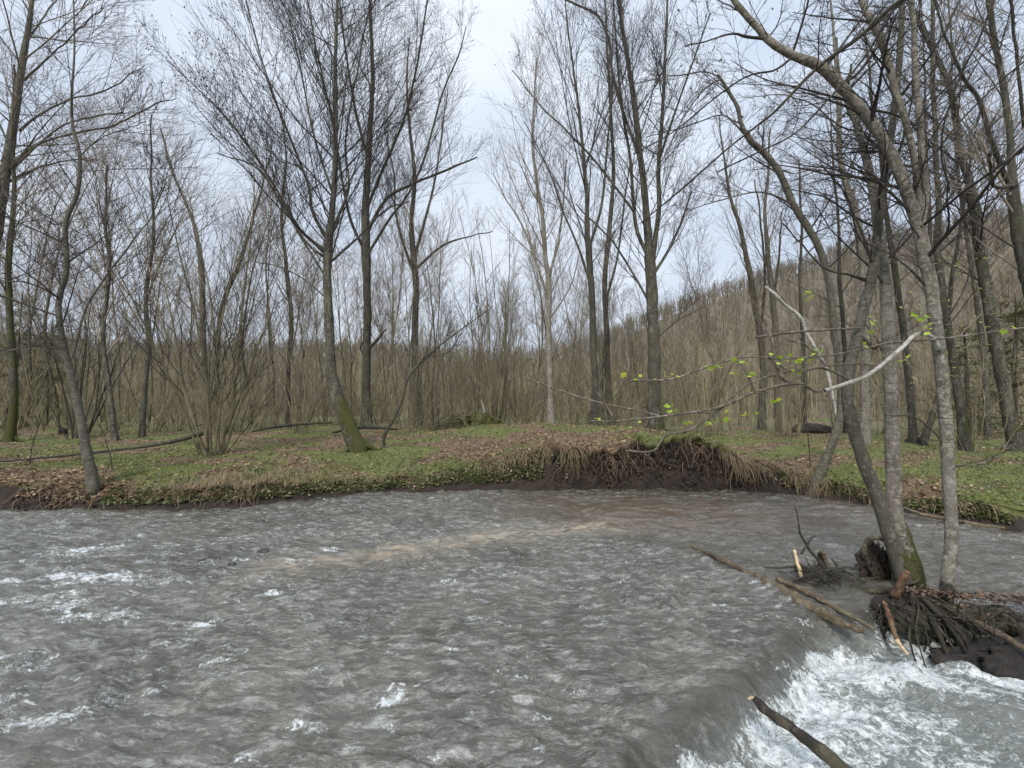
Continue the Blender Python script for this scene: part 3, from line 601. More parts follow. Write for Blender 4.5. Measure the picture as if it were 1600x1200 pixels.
t = empty('broken_pole', P(1290, 655, 9.5), 'bleached broken pole leaning left with lichen spots between the grey tree and the curving trunk', 'dead branch'); g = Geo()
p_, r_ = trunk_px([(1310, 660, 5), (1290, 575, 6), (1262, 525, 6), (1250, 497, 6), (1225, 472, 6), (1196, 447, 5)], 9.5); g.tubes(p_, r_, 7, knob=.2); g.build('pole', M_white, t)
hero('leaning_tree', 'smooth grey trunk snaking far out to the left from the foot of the bank', 'tree', 8.6,
     [(1268, 772, 20), (1278, 748, 19), (1296, 705, 17), (1308, 668, 16), (1314, 630, 15), (1312, 580, 15), (1304, 520, 15), (1299, 465, 15), (1290, 415, 15), (1270, 370, 15), (1240, 320, 15), (1222, 278, 14), (1200, 245, 13), (1172, 220, 12), (1158, 195, 9), (1152, 165, 8), (1135, 135, 7), (1122, 117, 5)],
     [[(1124, 120, 4), (1100, 112, 3), (1070, 116, 3), (1030, 122, 2), (960, 140, 1.5)], [(1127, 123, 4), (1100, 140, 4), (1070, 180, 3), (1045, 230, 3), (1010, 300, 1.5)], [(1165, 212, 5), (1130, 180, 3), (1080, 195, 3), (1010, 215, 2)], [(1240, 320, 5), (1190, 300, 4), (1130, 312, 3), (1070, 330, 2)]],
     M_grey, seed=21, cr=dict(n1=12, t0=.55, L1=1.3, elev=30, k2=5, k3=4, k4=1, nl=9), flar=.15)
# --- the clump in the river: twin trunks
base = W(1418, 930, .02)
def near_tree():
    rng = np.random.default_rng(31); e = empty('alder_tree', base, 'twin trunked alder with a bright mossy foot standing on the log jam in the river', 'tree')
    Y = base[1] + .15
    A, ra = trunk_px([(1418, 905, 40), (1400, 860, 30), (1384, 818, 24), (1369, 770, 24), (1350, 722, 23), (1334, 672, 22), (1324, 625, 21), (1326, 580, 20), (1338, 530, 19), (1350, 478, 18), (1362, 430, 18), (1371, 370, 16), (1378, 305, 15), (1386, 250, 14), (1396, 180, 13), (1402, 110, 12), (1408, 40, 11), (1414, -40, 9), (1425, -200, 6)], Y)
    B, rb = trunk_px([(1428, 935, 60), (1418, 895, 54), (1410, 855, 44), (1402, 820, 30), (1397, 780, 27), (1395, 720, 25), (1393, 650, 24), (1391, 590, 24), (1388, 520, 23), (1384, 450, 20), (1376, 380, 18), (1364, 310, 16), (1352, 240, 14), (1340, 196, 12), (1322, 158, 8), (1310, 110, 5), (1306, 60, 3)], Y + .12)
    for S, R, m in ((A, ra, 1.0), (B, rb, 1.4)):
        g = Geo(); h = np.maximum(S[:, 2] - base[2], 0); g.tubes(S, R, 14, (m * np.exp(-(h / .52) ** 4))[None], knob=.12); g.build('trunk', M_pale if m > 1 else M_grey, e)
    lim = [[(1360, 440, 9), (1330, 430, 5), (1290, 420, 4), (1250, 380, 3), (1220, 350, 2)], [(1378, 300, 7), (1400, 250, 5), (1420, 180, 4), (1430, 90, 3)], [(1365, 410, 6), (1340, 350, 4), (1318, 300, 3), (1280, 260, 2)],
           [(1386, 240, 7, 4.5), (1355, 215, 6, 4.4), (1325, 170, 6, 4.3), (1330, 100, 4, 4.2)], [(1400, 160, 7, 4.6), (1430, 120, 5, 4.3), (1470, 60, 4, 4.0), (1500, 0, 3, 3.9)], [(1340, 520, 7), (1365, 545, 4, 4.3), (1372, 535, 3, 4.1)]]
    st = []
    for lm in lim:
        s_, r_ = trunk_px(lm, Y); g = Geo(); g.tubes(s_, r_, 7, knob=.1); g.build('limb', M_dark, e); st.append((s_, r_))
    g = Geo(); k = dict(L1=.85, elev=25, k2=5, k3=4, trop=.02, minr=.0018, wob=.17); crown(rng, g, st, n1=34, t0=.25, **k); crown(rng, g, [(A, ra)], n1=16, t0=.5, **k); crown(rng, g, [(B, rb)], n1=16, t0=.62, **{**k, 'L1': 1.1}); g.build('crown', M_twig, e)
    # stub with orange split face, root wad with looping root, mossy root plate
    g = Geo(); V, Qt = None, None
    bm = bmesh.new(); bmesh.ops.create_icosphere(bm, subdivisions=5, radius=1); V = np.array([v.co[:] for v in bm.verts]); T = np.array([[v.index for v in f.verts] for f in bm.faces]); bm.free()
    n = fbm(V[:, 0] * 2.2 + V[:, 2], V[:, 1] * 2.2 - V[:, 2], 5, 5); n2_ = fbm(V[:, 0] * 6, V[:, 1] * 6 + V[:, 2] * 6, 3, 9)
    c0 = W(1425, 962, -.05); Vr = V * (1 + .28 * n + .08 * n2_)[:, None] * np.array([.34, .20, .17]); g.raw(c0 + Vr, None, T, np.clip(.1 + V[:, 2] * .35 + .2 * n, 0, 1))
    for i in range(46):
        a = rng.uniform(-3.0, .6); L = rng.uniform(.12, .44); d = np.array([math.cos(a), math.sin(a) * .8, 0]); q = [c0 + [0, 0, .2] + d * .12, c0 + d * L * .6 + [0, 0, rng.uniform(.05, .17)], c0 + d * L * 1.0 + [rng.uniform(-.2, .2), 0, rng.uniform(-.14, .02)], c0 + d * L * 1.25 + [0, 0, -.35]]
        g.tubes(spline(q, 12), np.linspace(rng.uniform(.006, .030), .004, 12), 8, rng.uniform(.0, .35, (1, 1)) * np.ones((1, 12)), knob=.25)
    g.build('root_plate', bark('root_bark', (.008, .006, .004), (.024, .018, .012), (.06, .048, .033), .1), e)
    g = Geo(); q = [W(1385, 880, .12) * [1, 1, 1], P(1372, 842, 4.62), P(1352, 838, 4.6), P(1347, 862, 4.58), P(1360, 890, 4.6)]
    q = [P(1392, 850, 4.55), P(1372, 840, 4.55), P(1354, 848, 4.5), P(1352, 872, 4.5), P(1366, 905, 4.5)]
    g.tubes(spline(q, 16), np.linspace(.026, .022, 16), 8, knob=.2); g.build('looping_root', M_drift, e)
    g = Geo(); c1 = P(1366, 886, 4.5); Vd = V * (1 + .35 * n + .35 * n2_)[:, None] * np.array([.115, .11, .21]); g.raw(c1 + Vd, None, T)
    for i in range(60):
        a = rng.uniform(0, 2 * pi); s0 = c1 + np.array([math.cos(a) * .09, math.sin(a) * .08, rng.uniform(-.18, .17)]); d = nrm(np.array([math.cos(a), math.sin(a) - .4, rng.normal(0, .5)]))
        pp, rr = batch(rng, s0[None], d[None], np.array([rng.uniform(.04, .13)]), np.array([rng.uniform(.002, .006)]), 5, .4, -.08); g.tubes(pp, rr, 4)
    g.build('root_wad', M_earth, e)
    return e
near_tree()
# --- right near trunk with diagonal
b16 = W(1478, 955, .02)
def right_tree():
    rng = np.random.default_rng(41); Y = b16[1] + .05
    e = empty('alder_tree', b16, 'smooth near trunk on the log jam sweeping into a long diagonal across the upper right', 'tree')
    A, ra = trunk_px([(1474, 965, 26), (1478, 935, 24), (1482, 890, 22), (1487, 850, 23), (1486, 800, 22), (1482, 740, 23), (1477, 660, 23), (1471, 590, 23), (1463, 520, 23), (1454, 450, 24), (1445, 400, 26), (1436, 355, 24), (1424, 320, 22), (1408, 275, 22), (1388, 232, 21), (1364, 196, 20), (1335, 160, 19), (1305, 128, 20), (1275, 103, 18), (1240, 88, 15), (1205, 66, 13), (1180, 40, 11), (1150, 8, 10), (1110, -50, 7), (1060, -120, 5)], Y, n=120)
    g = Geo(); g.tubes(A, ra, 14, knob=.10); g.build('trunk', M_pale, e)
    lim = [[(1440, 350, 14), (1447, 300, 13), (1440, 240, 13), (1435, 170, 12), (1430, 100, 11), (1425, 20, 10), (1420, -80, 7)], [(1437, 335, 13), (1432, 270, 12), (1417, 200, 12), (1400, 145, 13), (1386, 90, 14), (1366, 45, 13), (1345, 0, 11), (1320, -60, 8)],
           [(1448, 420, 9), (1432, 340, 8), (1428, 290, 8), (1436, 255, 7), (1432, 244, 6)],
           [(1260, 98, 8), (1230, 82, 7), (1200, 62, 6), (1165, 56, 5), (1135, 55, 3), (1070, 72, 2)], [(1310, 132, 7), (1340, 115, 6), (1380, 60, 5), (1400, 30, 4), (1440, -20, 3)],
           [(1240, 88, 5), (1210, 110, 4), (1170, 118, 3), (1120, 150, 3), (1060, 200, 2), (990, 240, 1.5)], [(1345, 170, 6), (1380, 175, 5), (1420, 190, 4), (1460, 240, 3)],
           [(1452, 450, 7), (1420, 420, 4), (1395, 400, 3), (1350, 380, 2)], [(1482, 760, 4), (1470, 690, 3), (1440, 660, 3), (1420, 650, 2), (1390, 650, 1.5)]]
    st = []
    for lm in lim:
        s_, r_ = trunk_px(lm, Y); g = Geo(); g.tubes(s_, r_, 8, knob=.12); g.build('limb', M_pale if len(lm) > 6 else M_dark, e); st.append((s_, r_))
    # the long black branches crossing the upper right
    for lm in ([(1560, -40, 9, 3.0), (1450, -20, 9, 3.1), (1395, 10, 9, 3.2), (1340, 60, 8, 3.3), (1275, 108, 7, 3.4), (1215, 170, 5, 3.5), (1185, 195, 4, 3.6), (1140, 230, 3, 3.7), (1060, 300, 3, 3.9), (1000, 350, 1.5, 4.1)],
               [(1400, 8, 6, 3.2), (1350, 90, 5, 3.1), (1290, 160, 4, 3.1), (1240, 210, 3, 3.1), (1190, 235, 2, 3.1), (1120, 270, 1.5, 3.2)],
               [(1620, 80, 5, 3.2), (1560, 130, 4, 3.3), (1500, 190, 4, 3.4), (1440, 260, 3, 3.6), (1340, 330, 2, 3.8), (1240, 380, 1.5, 3.9)], [(1560, -20, 6, 3.), (1530, 60, 5, 3.1), (1500, 120, 4, 3.2), (1470, 220, 3, 3.4), (1480, 300, 2, 3.6)]):
        s_, r_ = trunk_px(lm, Y); g = Geo(); g.tubes(s_, r_, 7, knob=.12); g.build('limb', M_wetwood, e); st.append((s_, r_))
    g = Geo(); k = dict(elev=22, k2=5, k3=4, trop=.015, minr=.0017, wob=.18); tp = []
    crown(rng, g, st, n1=110, t0=.15, L1=.75, tips=tp, **k); crown(rng, g, [(A[45:], ra[45:])], n1=26, t0=.1, L1=1.0, tips=tp, **k); g.build('crown', M_twig, e)
    pt = np.concatenate(tp); pt = pt[rng.random(len(pt)) < .12]; g = Geo(); V, t = diamonds(rng, pt, .024); g.raw(V, None, t); tag(g.build('catkins', M_catkin, e, False), kind='stuff')
    # white hooked branch and the leafy branch running out to the left
    wb = Geo(); s_, r_ = trunk_px([(1467, 545, 11), (1458, 528, 9), (1443, 521, 8), (1428, 525, 9), (1412, 540, 9), (1395, 556, 9), (1376, 572, 8), (1352, 588, 8), (1330, 597, 8), (1300, 606, 7), (1286, 611, 7)], Y - .05, n=60, dy=-.35); wb.tubes(s_, r_, 9, knob=.12)
    wbo = wb.build('hooked_branch', M_white, e)
    sg = []
    for lm in ([(1290, 610, 6, 3.55), (1272, 610, 6, 3.53), (1255, 600, 5, 3.5), (1232, 600, 5, 3.48), (1205, 606, 5, 3.45), (1170, 616, 4, 3.4), (1140, 630, 4, 3.38), (1110, 640, 4, 3.35), (1060, 647, 3, 3.3), (1000, 655, 3, 3.25), (960, 658, 2, 3.2), (922, 658, 2, 3.2)],
               [(1240, 602, 5, 3.5), (1222, 590, 5, 3.5), (1213, 565, 5, 3.5), (1208, 540, 5, 3.5), (1200, 515, 4, 3.5), (1195, 497, 4, 3.5)],
               [(1620, 510, 3, 3.6), (1560, 517, 3, 3.6), (1500, 526, 4, 3.6), (1440, 532, 4, 3.6), (1390, 536, 4, 3.55), (1340, 547, 3, 3.5), (1290, 556, 3, 3.45), (1220, 560, 2, 3.4), (1160, 558, 2, 3.4), (1100, 575, 2, 3.4), (1050, 592, 1.5, 3.4), (985, 595, 1.2, 3.4)],
               [(1330, 595, 4, 3.6), (1300, 580, 4, 3.55), (1270, 575, 3, 3.5), (1215, 585, 2, 3.5), (1170, 600, 2, 3.5), (1120, 640, 2, 3.5), (1090, 645, 1.2, 3.5)],
               [(1385, 570, 4, 3.6), (1370, 530, 3, 3.6), (1350, 505, 2, 3.6)], [(1400, 552, 5, 3.6), (1440, 520, 4, 3.55), (1460, 505, 3, 3.5)],
               [(1376, 572, 3, 3.6), (1340, 568, 3, 3.55), (1290, 572, 2, 3.5), (1240, 580, 2, 3.4), (1200, 560, 1.5, 3.4)],
               [(1130, 636, 3, 3.4), (1080, 670, 2, 3.35), (1040, 680, 2, 3.3), (1020, 705, 1.5, 3.25), (978, 704, 1.3, 3.2)],
               [(1030, 650, 2.5, 3.3), (990, 640, 2, 3.4), (940, 630, 1.6, 3.5), (880, 612, 1.3, 3.6), (820, 590, 1, 3.6)], [(960, 657, 1.5, 3.2), (945, 630, 1.5, 3.2), (930, 610, 1, 3.2)], [(1180, 612, 2, 3.4), (1165, 580, 1.6, 3.4), (1150, 560, 1.2, 3.5)],
               [(1290, 570, 3, 3.6), (1260, 540, 2, 3.6), (1230, 530, 1.5, 3.6)], [(1182, 527, 4, 3.9), (1215, 522, 4, 3.95), (1260, 517, 4, 4.0), (1300, 515, 4, 4.05), (1345, 512, 4, 4.1)]):
        s_, r_ = trunk_px(lm, Y); sg.append((s_, np.maximum(r_ * 1.2, .0024)))
    g = Geo()
    for s_, r_ in sg: g.tubes(s_, r_, 7, knob=.1)
    crown(rng, g, sg, n1=70, t0=.1, L1=.24, elev=8, k2=2, k3=0, trop=.0, minr=.0013, wob=.2)
    lb = g.build('leafy_branch', bark('young_twig', (.055, .042, .03), (.13, .10, .08), (.28, .24, .20), .5), e)
    L = [(964, 590), (993, 592), (1050, 585), (1056, 635), (1048, 640), (1035, 588), (1110, 575), (1120, 577), (1125, 573), (1160, 568), (1158, 562), (1175, 588), (1178, 586), (1205, 557), (1213, 560), (1240, 557), (1232, 560), (1250, 560), (1272, 557), (1205, 625), (1203, 628), (1175, 645), (1170, 646), (1105, 660), (1110, 657), (1130, 645), (990, 662), (932, 652), (1060, 652), (1270, 460), (1265, 458), (1440, 494), (1443, 497), (1450, 513), (1455, 512), (1362, 500), (1367, 505), (1425, 492), (1570, 512), (1578, 513), (1350, 540), (1360, 525), (1410, 560), (1290, 548), (1085, 658), (1070, 660), (1245, 580), (1143, 585)]
    pts = np.concatenate([np.array([P(x + rng.normal(0, 5), y + rng.normal(0, 2.5), 3.4 + rng.normal(0, .05)) for _ in range(2)]) for x, y in L])
    for q in pts:
        g = Geo(); V, t = leafquads(rng, q[None], .048, up=.35, aspect=.85); g.raw(V, None, t); g.build('leaf', M_leaf, lb, True)
    pts = np.array([P(rng.uniform(1390, 1600), rng.uniform(330, 580), rng.uniform(4, 5)) for _ in range(0)])
    g = Geo(); m_ = A[:, 2] < .26; g.tubes(A[m_] , ra[m_] * 1.04 + .001, 14, knob=.10); g.build('wet_foot', M_wetwood, e)
    return e
    g = Geo(); g.tubes(*[np.array(q) for q in (lambda c: (spline([c + [-.02, 0, .1], c + [0, 0, .02], c + [.01, 0, -.2]], 8), np.array([.088, .085, .083, .084, .086, .09, .1, .11])))(W(1476, 940, .03))], 12, knob=.2)
    return e
right_tree()
# --- right background trunks
hero('alder_tree', 'pale straight trunk seen between the snaking trunk and the dark twin stem', 'tree', 9.5,
     [(1352, 690, 20), (1352, 600, 19), (1352, 500, 18), (1350, 430, 17), (1346, 390, 16), (1339, 340, 16), (1324, 290, 14), (1313, 240, 13), (1311, 180, 11), (1307, 100, 8), (1300, 30, 5), (1296, -60, 3)], [[(1312, 210, 5), (1280, 170, 4), (1230, 150, 3), (1180, 150, 2)], [(1320, 280, 5), (1280, 265, 4), (1230, 270, 3), (1180, 245, 2)]],
     M_pale, seed=22, cr=dict(n1=34, t0=.42, L1=2.0, elev=8, k2=6, k3=5, k4=1, trop=.0, nl=9), flar=.2)
hero('alder_tree', 'dark grey trunk rising behind the near smooth trunk with a mossy foot', 'tree', 9.6,
     [(1510, 705, 25), (1502, 650, 19), (1492, 580, 18), (1482, 515, 17), (1470, 440, 16), (1464, 380, 15), (1466, 320, 13), (1463, 250, 12), (1460, 180, 11), (1458, 100, 11), (1456, 20, 9), (1455, -100, 6)], [[(1466, 330, 7), (1500, 290, 5), (1540, 250, 4)], [(1480, 500, 5), (1510, 440, 4), (1530, 350, 3)]],
     M_alder, moss=.9, seed=23, cr=dict(n1=30, t0=.4, L1=1.9, elev=30, k2=6, k3=5, k4=1, nl=9), flar=.5)
hero('alder_tree', 'thick grey brown trunk with a mossy flared foot near the right edge', 'tree', 8.8,
     [(1592, 705, 36), (1580, 660, 29), (1568, 600, 27), (1556, 540, 27), (1546, 480, 27), (1536, 420, 25), (1525, 340, 24), (1514, 290, 20), (1503, 240, 17), (1495, 190, 16), (1484, 140, 15), (1466, 95, 13), (1450, 60, 12), (1430, 20, 10), (1405, -40, 7)], [[(1500, 230, 9), (1470, 200, 7), (1445, 175, 6), (1400, 140, 3)], [(1505, 250, 6), (1540, 230, 5), (1590, 225, 3)], [(1524, 335, 7), (1480, 265, 5), (1470, 230, 4)]],
     M_alder, moss=.8, seed=24, cr=dict(n1=32, t0=.4, L1=1.9, elev=35, k2=6, k3=5, k4=1, nl=9), flar=.5)
hero('alder_tree', 'big forked trunk cut by the right edge of the view', 'tree', 8.2,
     [(1660, 730, 40), (1640, 620, 37), (1622, 520, 36), (1606, 430, 34), (1594, 370, 33), (1583, 310, 28), (1582, 260, 19), (1580, 210, 16), (1572, 150, 16), (1562, 90, 15), (1552, 40, 14), (1540, -20, 12), (1525, -100, 9)], [[(1582, 300, 14), (1560, 250, 14), (1543, 200, 13), (1530, 160, 12), (1512, 130, 10), (1490, 90, 8), (1470, 40, 6), (1455, -30, 5)], [(1585, 290, 12), (1553, 290, 10), (1545, 240, 8)], [(1600, 200, 10), (1590, 100, 9), (1580, 0, 8), (1570, -60, 6)]],
     M_dark, seed=25, twig=M_twigw, cr=dict(n1=30, t0=.4, L1=2.0, elev=35, k2=6, k3=5, k4=1, nl=9), flar=.3)
for i, (lab, Y, st) in enumerate((
    ('grey trunk of medium width just right of the mossy twin trunks, farther back', 12.5, [(1428, 692, 18), (1424, 640, 15), (1417, 570, 15), (1410, 500, 14), (1398, 420, 13), (1385, 330, 11), (1375, 240, 9), (1360, 140, 6), (1350, 40, 3)]),
    ('short stout leaning trunk among the wood behind the near smooth trunk', 12.0, [(1440, 695, 14), (1455, 655, 12), (1470, 600, 11), (1478, 520, 10), (1490, 420, 9), (1505, 320, 6), (1520, 200, 4)]),
    ('slender trunk standing between two thicker trunks at the right side of the wood', 13.0, [(1480, 690, 13), (1472, 600, 12), (1462, 500, 11), (1455, 400, 9), (1450, 280, 7), (1445, 150, 5), (1440, 0, 3)]),
    ('straight dark trunk near the bright grassy clearing', 14.0, [(1322, 670, 10), (1322, 600, 10), (1318, 520, 9), (1312, 430, 8), (1310, 340, 6), (1300, 240, 4), (1298, 150, 2)]),
    ('dark slim trunk between the two largest trunks of the right side', 12.5, [(1545, 690, 14), (1540, 600, 13), (1530, 500, 12), (1515, 400, 10), (1500, 280, 8), (1490, 150, 6), (1480, 0, 4)]),
    ('slim upright trunk behind the snaking trunk', 16.0, [(1255, 655, 8), (1256, 560, 8), (1250, 450, 7), (1252, 350, 5), (1248, 250, 3)]))):
    hero('alder_tree', lab, 'tree', Y, st, mat=(M_alder, M_dark)[i % 2], moss=(.6, 0)[i % 2], seed=60 + i, twig=M_twigw, cr=dict(n1=24, t0=.35, L1=2.1, elev=35, k2=6, k3=5, k4=1), flar=.4)
# --- left background trunks
for i, (lab, Y, st) in enumerate((
    ('pale grey forked tree rising behind the hazel clump', 20.0, [(322, 665, 13), (320, 600, 12), (318, 540, 12), (316, 480, 12), (314, 420, 12), (308, 370, 9), (292, 320, 7), (270, 270, 5), (250, 200, 3)]),
    ('grey tree leaning right behind the hazel clump', 19.0, [(335, 665, 13), (338, 580, 11), (345, 490, 10), (370, 420, 9), (390, 360, 6), (410, 290, 4), (425, 220, 2)]),
    ('upright trunk left of the hazel clump in the thicket', 18.0, [(222, 690, 12), (225, 620, 11), (232, 540, 10), (228, 460, 9), (240, 370, 7), (236, 280, 5), (238, 180, 3)]),
    ('dark thick trunk with an ivy green stem at the left edge', 15.0, [(15, 690, 22), (22, 620, 17), (18, 540, 16), (14, 460, 15), (16, 380, 13), (22, 290, 10), (20, 200, 8), (20, 100, 5)]),
    ('slim dark trunk in the thicket between the hazel clump and the mossy leaner', 16.5, [(452, 660, 10), (450, 590, 9), (455, 500, 9), (448, 420, 8), (440, 340, 6), (446, 250, 4), (440, 170, 2)]),
    ('broken topped trunk in the thicket right of the crooked bank alder', 17.0, [(180, 690, 12), (170, 600, 11), (160, 520, 10), (170, 430, 8), (165, 340, 6), (170, 260, 4)]))):
    hero('alder_tree', lab, 'tree', Y, st, mat=(M_grey, M_alder, M_alder, M_dark, M_dark, M_alder)[i], moss=(0, 0, 0, 1., 0, 0)[i], mossall=.35 * (i == 3), seed=80 + i, twig=M_twigw, cr=dict(n1=26, t0=.38, L1=3.0, elev=50, k2=6, k3=5, k4=2), flar=.35)

# ------------------------------------------------------------------ coppice clumps
def coppice(name, label, base, ns, hgt, spread, mat, twig, seed, rad=.022, group=None, twigs=(7, 4, 3), moss=0., cat='shrub', dirs=None):
    rng = np.random.default_rng(seed); e = empty(name, base, label, cat, group)
    az = rng.uniform(0, 2 * pi, ns); sp = spread * np.sqrt(rng.random(ns)); L = hgt * rng.uniform(.55, 1., ns)
    D = np.stack([np.cos(az) * sp, np.sin(az) * sp, np.ones(ns)], -1)
    if dirs is not None:
        for i, d in enumerate(dirs): D[i] = [d[0], d[1], 1]; L[i] = d[2]
    S = np.array(base) + np.stack([np.cos(az) * .22, np.sin(az) * .22, np.full(ns, -.08)], -1) * min(1, hgt / 4)
    P0, R0 = batch(rng, S, D, L, rad * rng.uniform(.6, 1.4, ns), 14, .045, .012, .25)
    for i in range(ns):
        g = Geo(); g.tubes(P0[i:i + 1], R0[i:i + 1], 6, moss * np.linspace(1, 0, 14)[None]); g.build('stem', mat, e)
    g = Geo(); S, D, LL, R = kids(rng, P0, R0, L, twigs[0], .25, .98, .45, .32, .55, .004)
    P1, R1 = batch(rng, S, D, LL, R, 7, .1, .05, .4); g.tubes(P1, R1, 4)
    S, D, LL, R = kids(rng, P1, R1, LL, twigs[1], .2, .98, .55, .5, .7, .0032); P2, R2 = batch(rng, S, D, LL, R, 5, .1, .05, .5); g.tubes(P2, R2, 3)
    if twigs[2]: S, D, LL, R = kids(rng, P2, R2, LL, twigs[2], .2, .98, .6, .5, .8, .0026); P3, R3 = batch(rng, S, D, LL, R, 3, .12, .04, .5); g.tubes(P3, R3, 3)
    g.build('crown', twig, e); return e
hb = W(330, 722, .45); hb[2] = float(gz(hb[0], hb[1]))
coppice('hazel_shrub', 'many stemmed hazel clump fanning up from the grassy bank edge on the left', hb, 17, 6.2, .30, M_coppice, M_twig, 5, .026, twigs=(8, 5, 3),
        dirs=[(-.55, .1, 6.5), (-.42, -.1, 7), (-.30, .05, 6.5), (.45, 0, 5), (.12, .05, 7.5), (.02, -.05, 7.5), (-.05, .1, 7), (.3, .1, 4), (.7, -.1, 2.2), (-.18, .1, 7)])
coppice('hazel_shrub', 'tall brushy clump of fine stems rising behind the uprooted root mound', gpt(772, 17.2), 15, 8.8, .26, M_coppice, M_twigw, 6, .03, twigs=(8, 5, 3))
coppice('hazel_shrub', 'tangle of thin brown stems behind the mossy leaning trunk', gpt(468, 15), 12, 5.2, .35, M_coppice, M_twigw, 8, .02)
coppice('hazel_shrub', 'brown many stemmed clump standing on the rise between the thick alder and the leafy branch', gpt(1095, 14.5), 14, 5.6, .28, M_coppice, M_twigw, 9, .022)
coppice('hazel_shrub', 'upright clump of straight brown rods behind the snaking trunk', gpt(1235, 14.2), 12, 4.8, .22, M_coppice, M_twigw, 10, .02)
coppice('hazel_shrub', 'dark wiry clump in the wood left of the hazel clump', gpt(120, 13.5), 10, 5.2, .35, M_dark, M_twig, 16, .022)

# ------------------------------------------------------------------ repeated background trees
zones = [(0, 190, 'left of the hazel clump'), (190, 420, 'behind the hazel clump'), (420, 640, 'behind the mossy leaning trunk'), (640, 820, 'behind the uprooted root mound'), (820, 1000, 'left of the thick forked alder'), (1000, 1250, 'above the cut bank'), (1250, 1420, 'around the grassy clearing on the right'), (1420, 1601, 'at the right edge')]
def zone(px):
    for a, b_, t in zones:
        if px < b_: return t
    return zones[-1][2]
def proto_tree(rng, h, r, mat, twig, nbr, L1, elev, k3=4, k4=0, lean=.05, minr=.006):
    e = bpy.data.objects.new('slender_tree', None); C.objects.link(e)
    S = np.zeros((1, 3)); S[0, 2] = -.15; D = np.array([[rng.normal(0, lean), rng.normal(0, lean), 1]])
    Pp, Rr = batch(rng, S, D, np.array([h]), np.array([r]), 18, .045, .03, .15); g = Geo(); g.tubes(Pp, Rr, 7, .35 * np.exp(-np.linspace(0, 8, 18))[None], knob=.15); st = [(Pp[0], Rr[0])]
    if rng.random() < .6:
        i = rng.integers(4, 9); S2 = Pp[0, i][None]; D2 = np.array([[rng.normal(0, .3), rng.normal(0, .3), 1]]); P2, R2 = batch(rng, S2, D2, np.array([h * .55]), np.array([Rr[0, i] * .75]), 12, .05, .05, .2); g.tubes(P2, R2, 6); st.append((P2[0], R2[0]))
    g.build('trunk', mat, e); g = Geo(); crown(rng, g, st, n1=nbr, t0=.28, L1=L1, elev=elev, k2=6, k3=k3, k4=k4, trop=.06, minr=minr); g.build('crown', twig, e)
    return e
def proto_coppice(rng, ns, h, spread, mat, twig, rad=.02, minr=.005):
    e = bpy.data.objects.new('coppiced_shrub', None); C.objects.link(e); az = rng.uniform(0, 2 * pi, ns); sp = spread * np.sqrt(rng.random(ns)); L = h * rng.uniform(.5, 1, ns)
    D = np.stack([np.cos(az) * sp, np.sin(az) * sp, np.ones(ns)], -1); S = np.stack([np.cos(az) * .18, np.sin(az) * .18, np.full(ns, -.1)], -1)
    P0, R0 = batch(rng, S, D, L, rad * rng.uniform(.6, 1.4, ns), 10, .05, .015, .3); 
    if h > 3:
        for i in range(ns): g = Geo(); g.tubes(P0[i:i + 1], R0[i:i + 1], 5); g.build('stem', mat, e)
    else: g = Geo(); g.tubes(P0, R0, 5); g.build('stems', mat, e)
    
    g = Geo(); S, D, LL, R = kids(rng, P0, R0, L, 6, .2, .98, .42, .32, .6, minr); P1, R1 = batch(rng, S, D, LL, R, 5, .1, .06, .5); g.tubes(P1, R1, 3)
    S, D, LL, R = kids(rng, P1, R1, LL, 3, .2, .98, .5, .5, .8, minr * .8); P2, R2 = batch(rng, S, D, LL, R, 4, .1, .05, .5); g.tubes(P2, R2, 3); g.build('crown', twig, e); return e
def place(proto, loc, rz, sc, label, cat, group, first):
    if first: r = proto
    else:
        r = proto.copy(); C.objects.link(r)
        for ch in proto.children:
            c_ = ch.copy(); C.objects.link(c_); c_.parent = r
    r.location = loc; r.rotation_euler = (0, 0, rz); r.scale = (sc, sc, sc); tag(r, label, cat, group); return r
rng = np.random.default_rng(99)
TP = [proto_tree(rng, rng.uniform(11, 15), rng.uniform(.05, .08), (M_far, M_alder, M_grey)[i % 3], M_twigw, 36, 2.2, 46, 4, 0, minr=.007) for i in range(5)]
SP = [proto_tree(rng, rng.uniform(5, 7.5), rng.uniform(.03, .045), M_far, (M_twigo, M_twigw)[i % 2], 16, 1.1, 45, 2, 0, lean=.28, minr=.005) for i in range(4)]
CP = [proto_coppice(rng, 8 + i, 5.2, .7, M_coppice, (M_twigo, M_twigw)[i % 2]) for i in range(4)]
BP = [proto_coppice(rng, 12, 2.2, .9, M_coppice, M_twigo, .011, .0045) for i in range(3)]
used = set()
def scatter(protos, n, d0, d1, name, lab, cat, grp, smin, smax, gap=0):
    for i in range(n):
        px = (i + rng.random()) / n * 1760 - 80; Y = d0 + (d1 - d0) * rng.random() ** 1.3
        if gap and 1240 < px < 1370 and Y < 30: Y = rng.uniform(32, 44)
        k = int(rng.integers(len(protos))); pr = protos[k]; f = id(pr) not in used; used.add(id(pr)); z = zone(px)
        sc = rng.uniform(smin, smax)
        if 700 < px < 800: sc = min(sc, .85)
        if px > 1080 and Y < 30: sc *= .72
        if px > 1080 and i % 3 and name in ('sapling', 'coppiced_shrub', 'slender_tree'): continue
        o = place(pr, gpt(px, Y), rng.uniform(0, 2 * pi), sc, lab % z, cat, grp % z, f); o.name = name
scatter(TP, 96, 19, 48, 'slender_tree', 'tall slender leafless tree in the wood %s', 'tree', 'tall slender trees %s', .75, 1.15)
scatter(SP, 125, 17, 38, 'sapling', 'thin leafless sapling in the thicket %s', 'sapling', 'thin saplings %s', .7, 1.25, 1)
